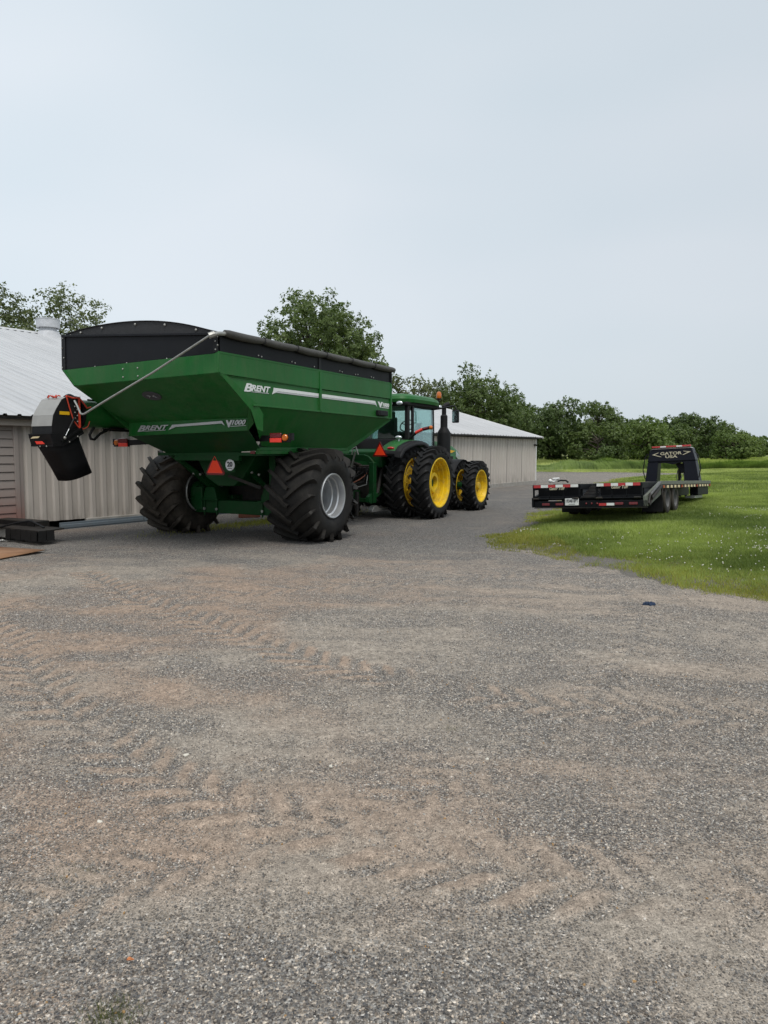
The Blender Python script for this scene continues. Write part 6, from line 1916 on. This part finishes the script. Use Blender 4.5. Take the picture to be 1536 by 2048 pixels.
edge = dd + 0.55 * np.random.default_rng(9).normal(size=len(X)) < (0.55 + 0.45 * wob(X, Y, 0.8) + np.where((X < 3.3) & (Y > 11), 0.9, 0))
blades('lawn_grass', 'short mown green lawn with clover around the trailer', X[~edge], Y[~edge], Z[~edge], Hh[~edge], Ww[~edge], 'grass_blade', 5, 1.1)
blades('edge_grass', 'sparse yellow-green grass creeping onto the gravel at the lawn edge', X[edge], Y[edge], Z[edge], Hh[edge] * 0.75, Ww[edge], 'grass_edge', 6, 1.2)

# clover heads
m, t, b = new_mat('clover')
b.inputs['Base Color'].default_value = (0.62, 0.60, 0.50, 1)
b.inputs['Roughness'].default_value = 0.8
X, Y, rg = frustum(25000, 8.0, 18.0, 41, (0.12, 0.60))
dd = lawn_d(X, Y)
pat = wob(X, Y, 0.55)
k_ = (dd > 0.5) & (dd < 6) & (rg.random(len(X)) < np.clip(0.04 + 0.6 * np.clip(pat + 0.05, 0, 1) ** 1.5 - np.clip((Y - 13) / 9, 0, 0.5), 0.0, 1))
X, Y, dd = X[k_], Y[k_], dd[k_]
oct_v = np.array([(1, 0, 0), (-1, 0, 0), (0, 1, 0), (0, -1, 0), (0, 0, 1), (0, 0, -1)], float)
oct_f = np.array([(0, 2, 4), (2, 1, 4), (1, 3, 4), (3, 0, 4), (2, 0, 5), (1, 2, 5), (3, 1, 5), (0, 3, 5)])
rr_ = rg.uniform(0.008, 0.014, len(X))
V = (oct_v[None] * rr_[:, None, None] + np.stack([X, Y, lawn_h(dd) + rg.uniform(0.04, 0.095, len(X))], 1)[:, None]).reshape(-1, 3)
F = (oct_f[None] + (np.arange(len(X)) * 6)[:, None, None]).reshape(-1, 3)
tag(np_mesh('clover_flowers', V, F, 'clover', None, smooth=True), 'white clover flowers dotted through the near lawn', 'flowers', kind='stuff')

# tall growth of the field behind the lawn
def tallgrass(n, y0, y1, hm, wd, seed, xr, nm, lab, material='grass_tall'):
    X, Y, rg = frustum(n, y0, y1, seed, xr)
    fd = field_d(X, Y)
    k_ = fd > 0.3
    X, Y, fd = X[k_], Y[k_], fd[k_]
    hv = hm * np.clip(0.7 + 0.5 * wob(X, Y, 0.23) + 0.25 * wob(X, Y, 0.9), 0.25, 1.6) * rg.uniform(0.5, 1.2, len(X))
    return blades(nm, lab, X, Y, field_h(fd), hv, np.full(len(X), wd), material, seed, 0.8)
tallgrass(60000, 54, 64, 0.10, 0.09, 61, (0.10, 0.62), 'verge_grass', 'short grass strip between the far gravel lane and the field')
tallgrass(70000, 63.5, 70, 0.70, 0.12, 65, (0.10, 0.62), 'field_edge_weeds', 'dark leafy weeds along the near edge of the field', 'weed_dark')
tallgrass(150000, 68, 95, 0.50, 0.09, 62, (0.10, 0.62), 'field_weeds', 'tall pale green growth across the field behind the trailer')
tallgrass(90000, 92, 175, 0.36, 0.20, 63, (0.16, 0.62), 'field_grass', 'rough pale green grass across the far field', 'grass_tall')

# weeds on the gravel: one behind the cart, one at the bottom left
def weed_patch(name, label, cx_, cy_, rx_, ry_, n, hm, wd, seed, material='weed', ang=0.0):
    rg = np.random.default_rng(seed)
    a = rg.normal(size=(n, 2))
    ca_, sa_ = math.cos(ang), math.sin(ang)
    X = cx_ + a[:, 0] * rx_ * ca_ - a[:, 1] * ry_ * sa_
    Y = cy_ + a[:, 0] * rx_ * sa_ + a[:, 1] * ry_ * ca_
    o = blades(name, label, X, Y, np.zeros(n), hm * rg.uniform(0.3, 1.2, n), np.full(n, wd), material, seed, 1.2)
    return o
weed_patch('weed_strip', 'yellow-green weeds along the barn foot seen under the cart', -2.7, 18.3, 1.5, 0.30, 5000, 0.07, 0.014, 81, 'grass_edge', 0.95)
weed_patch('weed_tuft', 'thin green weed tuft on the gravel at the bottom left', -0.86, 2.10, 0.055, 0.035, 360, 0.030, 0.0024, 82)
weed_patch('weed_tuft', 'tiny sparse weed on the gravel above the bottom left tuft', -1.30, 2.86, 0.05, 0.03, 200, 0.022, 0.0024, 83)
weed_patch('weed_tuft', 'tiny green sprout on the gravel right of centre', 0.44, 4.42, 0.03, 0.02, 90, 0.025, 0.003, 84)

# ================================================================== loose gravel (real stones near the camera)
m, t, b = new_mat('loose_stone')
oi = t.n('ShaderNodeObjectInfo')
c = t.ramp(oi.outputs['Random'], STONE)
c = t.mix(0.28, c, (0.25, 0.22, 0.185))
wn = t.math('FRACT', t.math('MULTIPLY', oi.outputs['Random'], 37.7))
c = t.mix(t.ramp(wn, [(0.35, 0.0), (0.9, 0.8)]), c, t.mix(1.0, c, (1.12, 0.98, 0.84), 'MULTIPLY'))
c = t.mix(t.ramp(t.math('FRACT', t.math('MULTIPLY', oi.outputs['Random'], 91.3)), [(0.992, 0.0), (0.995, 1.0)]), c, (0.36, 0.22, 0.10))
geo = t.n('ShaderNodeNewGeometry')
nz2 = t.noise(geo.outputs['Position'], 260, 3, 0.7)
c = t.mix(1.0, c, t.ramp(nz2, [(0.3, 0.75), (0.7, 1.2)]), 'MULTIPLY')
t.l(c, b.inputs['Base Color'])
b.inputs['Roughness'].default_value = 0.85
b.inputs['Specular IOR Level'].default_value = 0.3

def gravel_nodes(name, density, smin, smax, seed):
    ng = bpy.data.node_groups.new(name, 'GeometryNodeTree')
    ng.interface.new_socket('Geometry', in_out='INPUT', socket_type='NodeSocketGeometry')
    ng.interface.new_socket('Geometry', in_out='OUTPUT', socket_type='NodeSocketGeometry')
    N, Lk = ng.nodes, ng.links
    gi, go = N.new('NodeGroupInput'), N.new('NodeGroupOutput')
    na_ = N.new('GeometryNodeInputNamedAttribute'); na_.data_type = 'FLOAT'
    na_.inputs['Name'].default_value = 'loose'
    mr = N.new('ShaderNodeMath'); mr.operation = 'MULTIPLY'
    mr.inputs[1].default_value = density
    Lk.new(na_.outputs[0], mr.inputs[0])
    dp = N.new('GeometryNodeDistributePointsOnFaces')
    dp.inputs['Seed'].default_value = seed
    Lk.new(gi.outputs[0], dp.inputs['Mesh'])
    Lk.new(mr.outputs[0], dp.inputs['Density'])
    ico = N.new('GeometryNodeMeshIcoSphere')
    ico.inputs['Radius'].default_value = 1.0
    ico.inputs['Subdivisions'].default_value = 2 if density > 9000 else 1
    sp_ = N.new('GeometryNodeSetPosition')
    n2 = N.new('ShaderNodeTexNoise'); n2.inputs['Scale'].default_value = 0.9
    vm = N.new('ShaderNodeVectorMath'); vm.operation = 'SUBTRACT'; vm.inputs[1].default_value = (0.5, 0.5, 0.5)
    vs_ = N.new('ShaderNodeVectorMath'); vs_.operation = 'SCALE'; vs_.inputs['Scale'].default_value = 1.1
    Lk.new(n2.outputs['Color'], vm.inputs[0]); Lk.new(vm.outputs[0], vs_.inputs[0])
    Lk.new(ico.outputs[0], sp_.inputs[0]); Lk.new(vs_.outputs[0], sp_.inputs['Offset'])
    sm = N.new('GeometryNodeSetMaterial'); sm.inputs['Material'].default_value = MATS['loose_stone']
    Lk.new(sp_.outputs[0], sm.inputs[0])
    ip = N.new('GeometryNodeInstanceOnPoints')
    Lk.new(dp.outputs['Points'], ip.inputs['Points']); Lk.new(sm.outputs[0], ip.inputs['Instance'])
    rr = N.new('FunctionNodeRandomValue'); rr.data_type = 'FLOAT_VECTOR'
    rr.inputs[0].default_value = (0, 0, 0); rr.inputs[1].default_value = (6.28, 6.28, 6.28)
    rr.inputs['Seed'].default_value = seed + 1
    Lk.new(rr.outputs[0], ip.inputs['Rotation'])
    rs_ = N.new('FunctionNodeRandomValue'); rs_.data_type = 'FLOAT'
    rs_.inputs[2].default_value = 0.0; rs_.inputs[3].default_value = 1.0
    rs_.inputs['Seed'].default_value = seed + 2
    pwn = N.new('ShaderNodeMath'); pwn.operation = 'POWER'; pwn.inputs[1].default_value = 2.6
    Lk.new(rs_.outputs[1], pwn.inputs[0])
    mr2 = N.new('ShaderNodeMapRange')
    mr2.inputs[3].default_value = smin; mr2.inputs[4].default_value = smax
    Lk.new(pwn.outputs[0], mr2.inputs[0])
    rv = N.new('FunctionNodeRandomValue'); rv.data_type = 'FLOAT_VECTOR'
    rv.inputs[0].default_value = (0.75, 0.6, 0.45); rv.inputs[1].default_value = (1.25, 1.0, 0.8)
    rv.inputs['Seed'].default_value = seed + 3
    vs2 = N.new('ShaderNodeVectorMath'); vs2.operation = 'SCALE'
    Lk.new(rv.outputs[0], vs2.inputs[0]); Lk.new(mr2.outputs[0], vs2.inputs['Scale'])
    Lk.new(vs2.outputs[0], ip.inputs['Scale'])
    Lk.new(ip.outputs[0], go.inputs[0])
    return ng

for k_, (y0, y1, dens, s0, s1) in enumerate(((1.75, 3.4, 9500, 0.0024, 0.0072), (3.4, 5.6, 5200, 0.0032, 0.0080), (5.6, 11.5, 1900, 0.0042, 0.0092))):
    cy = P[Q].mean(1)
    q_ = Q[(cy[:, 1] > y0) & (cy[:, 1] <= y1) & (np.abs(cy[:, 0]) < cy[:, 1] * 0.57 + 0.1)]
    used, inv = np.unique(q_, return_inverse=True)
    V = np.stack([P[used, 0], P[used, 1], g_z[used] + 0.001], 1)
    o = np_mesh('loose_gravel', V, inv.reshape(-1, 4), 'loose_stone', smooth=True)
    at_ = o.data.attributes.new('loose', 'FLOAT', 'POINT')
    lo_ = (np.clip(1.12 - 1.05 * g_dust[used], 0.10, 1) ** 1.2) * sstep(11.5, 7.0, P[used, 1])
    at_.data.foreach_set('value', lo_.astype(np.float32))
    tag(o, ['loose crushed stone on the yard nearest the bottom edge', 'loose crushed stone across the middle of the yard', 'loose crushed stone towards the lawn edge and cart'][k_], 'gravel', 'loose gravel of the yard', 'stuff')
    md = o.modifiers.new('stones', 'NODES')
    md.node_group = gravel_nodes('gravel_%d' % k_, dens, s0, s1, 10 * k_ + 3)
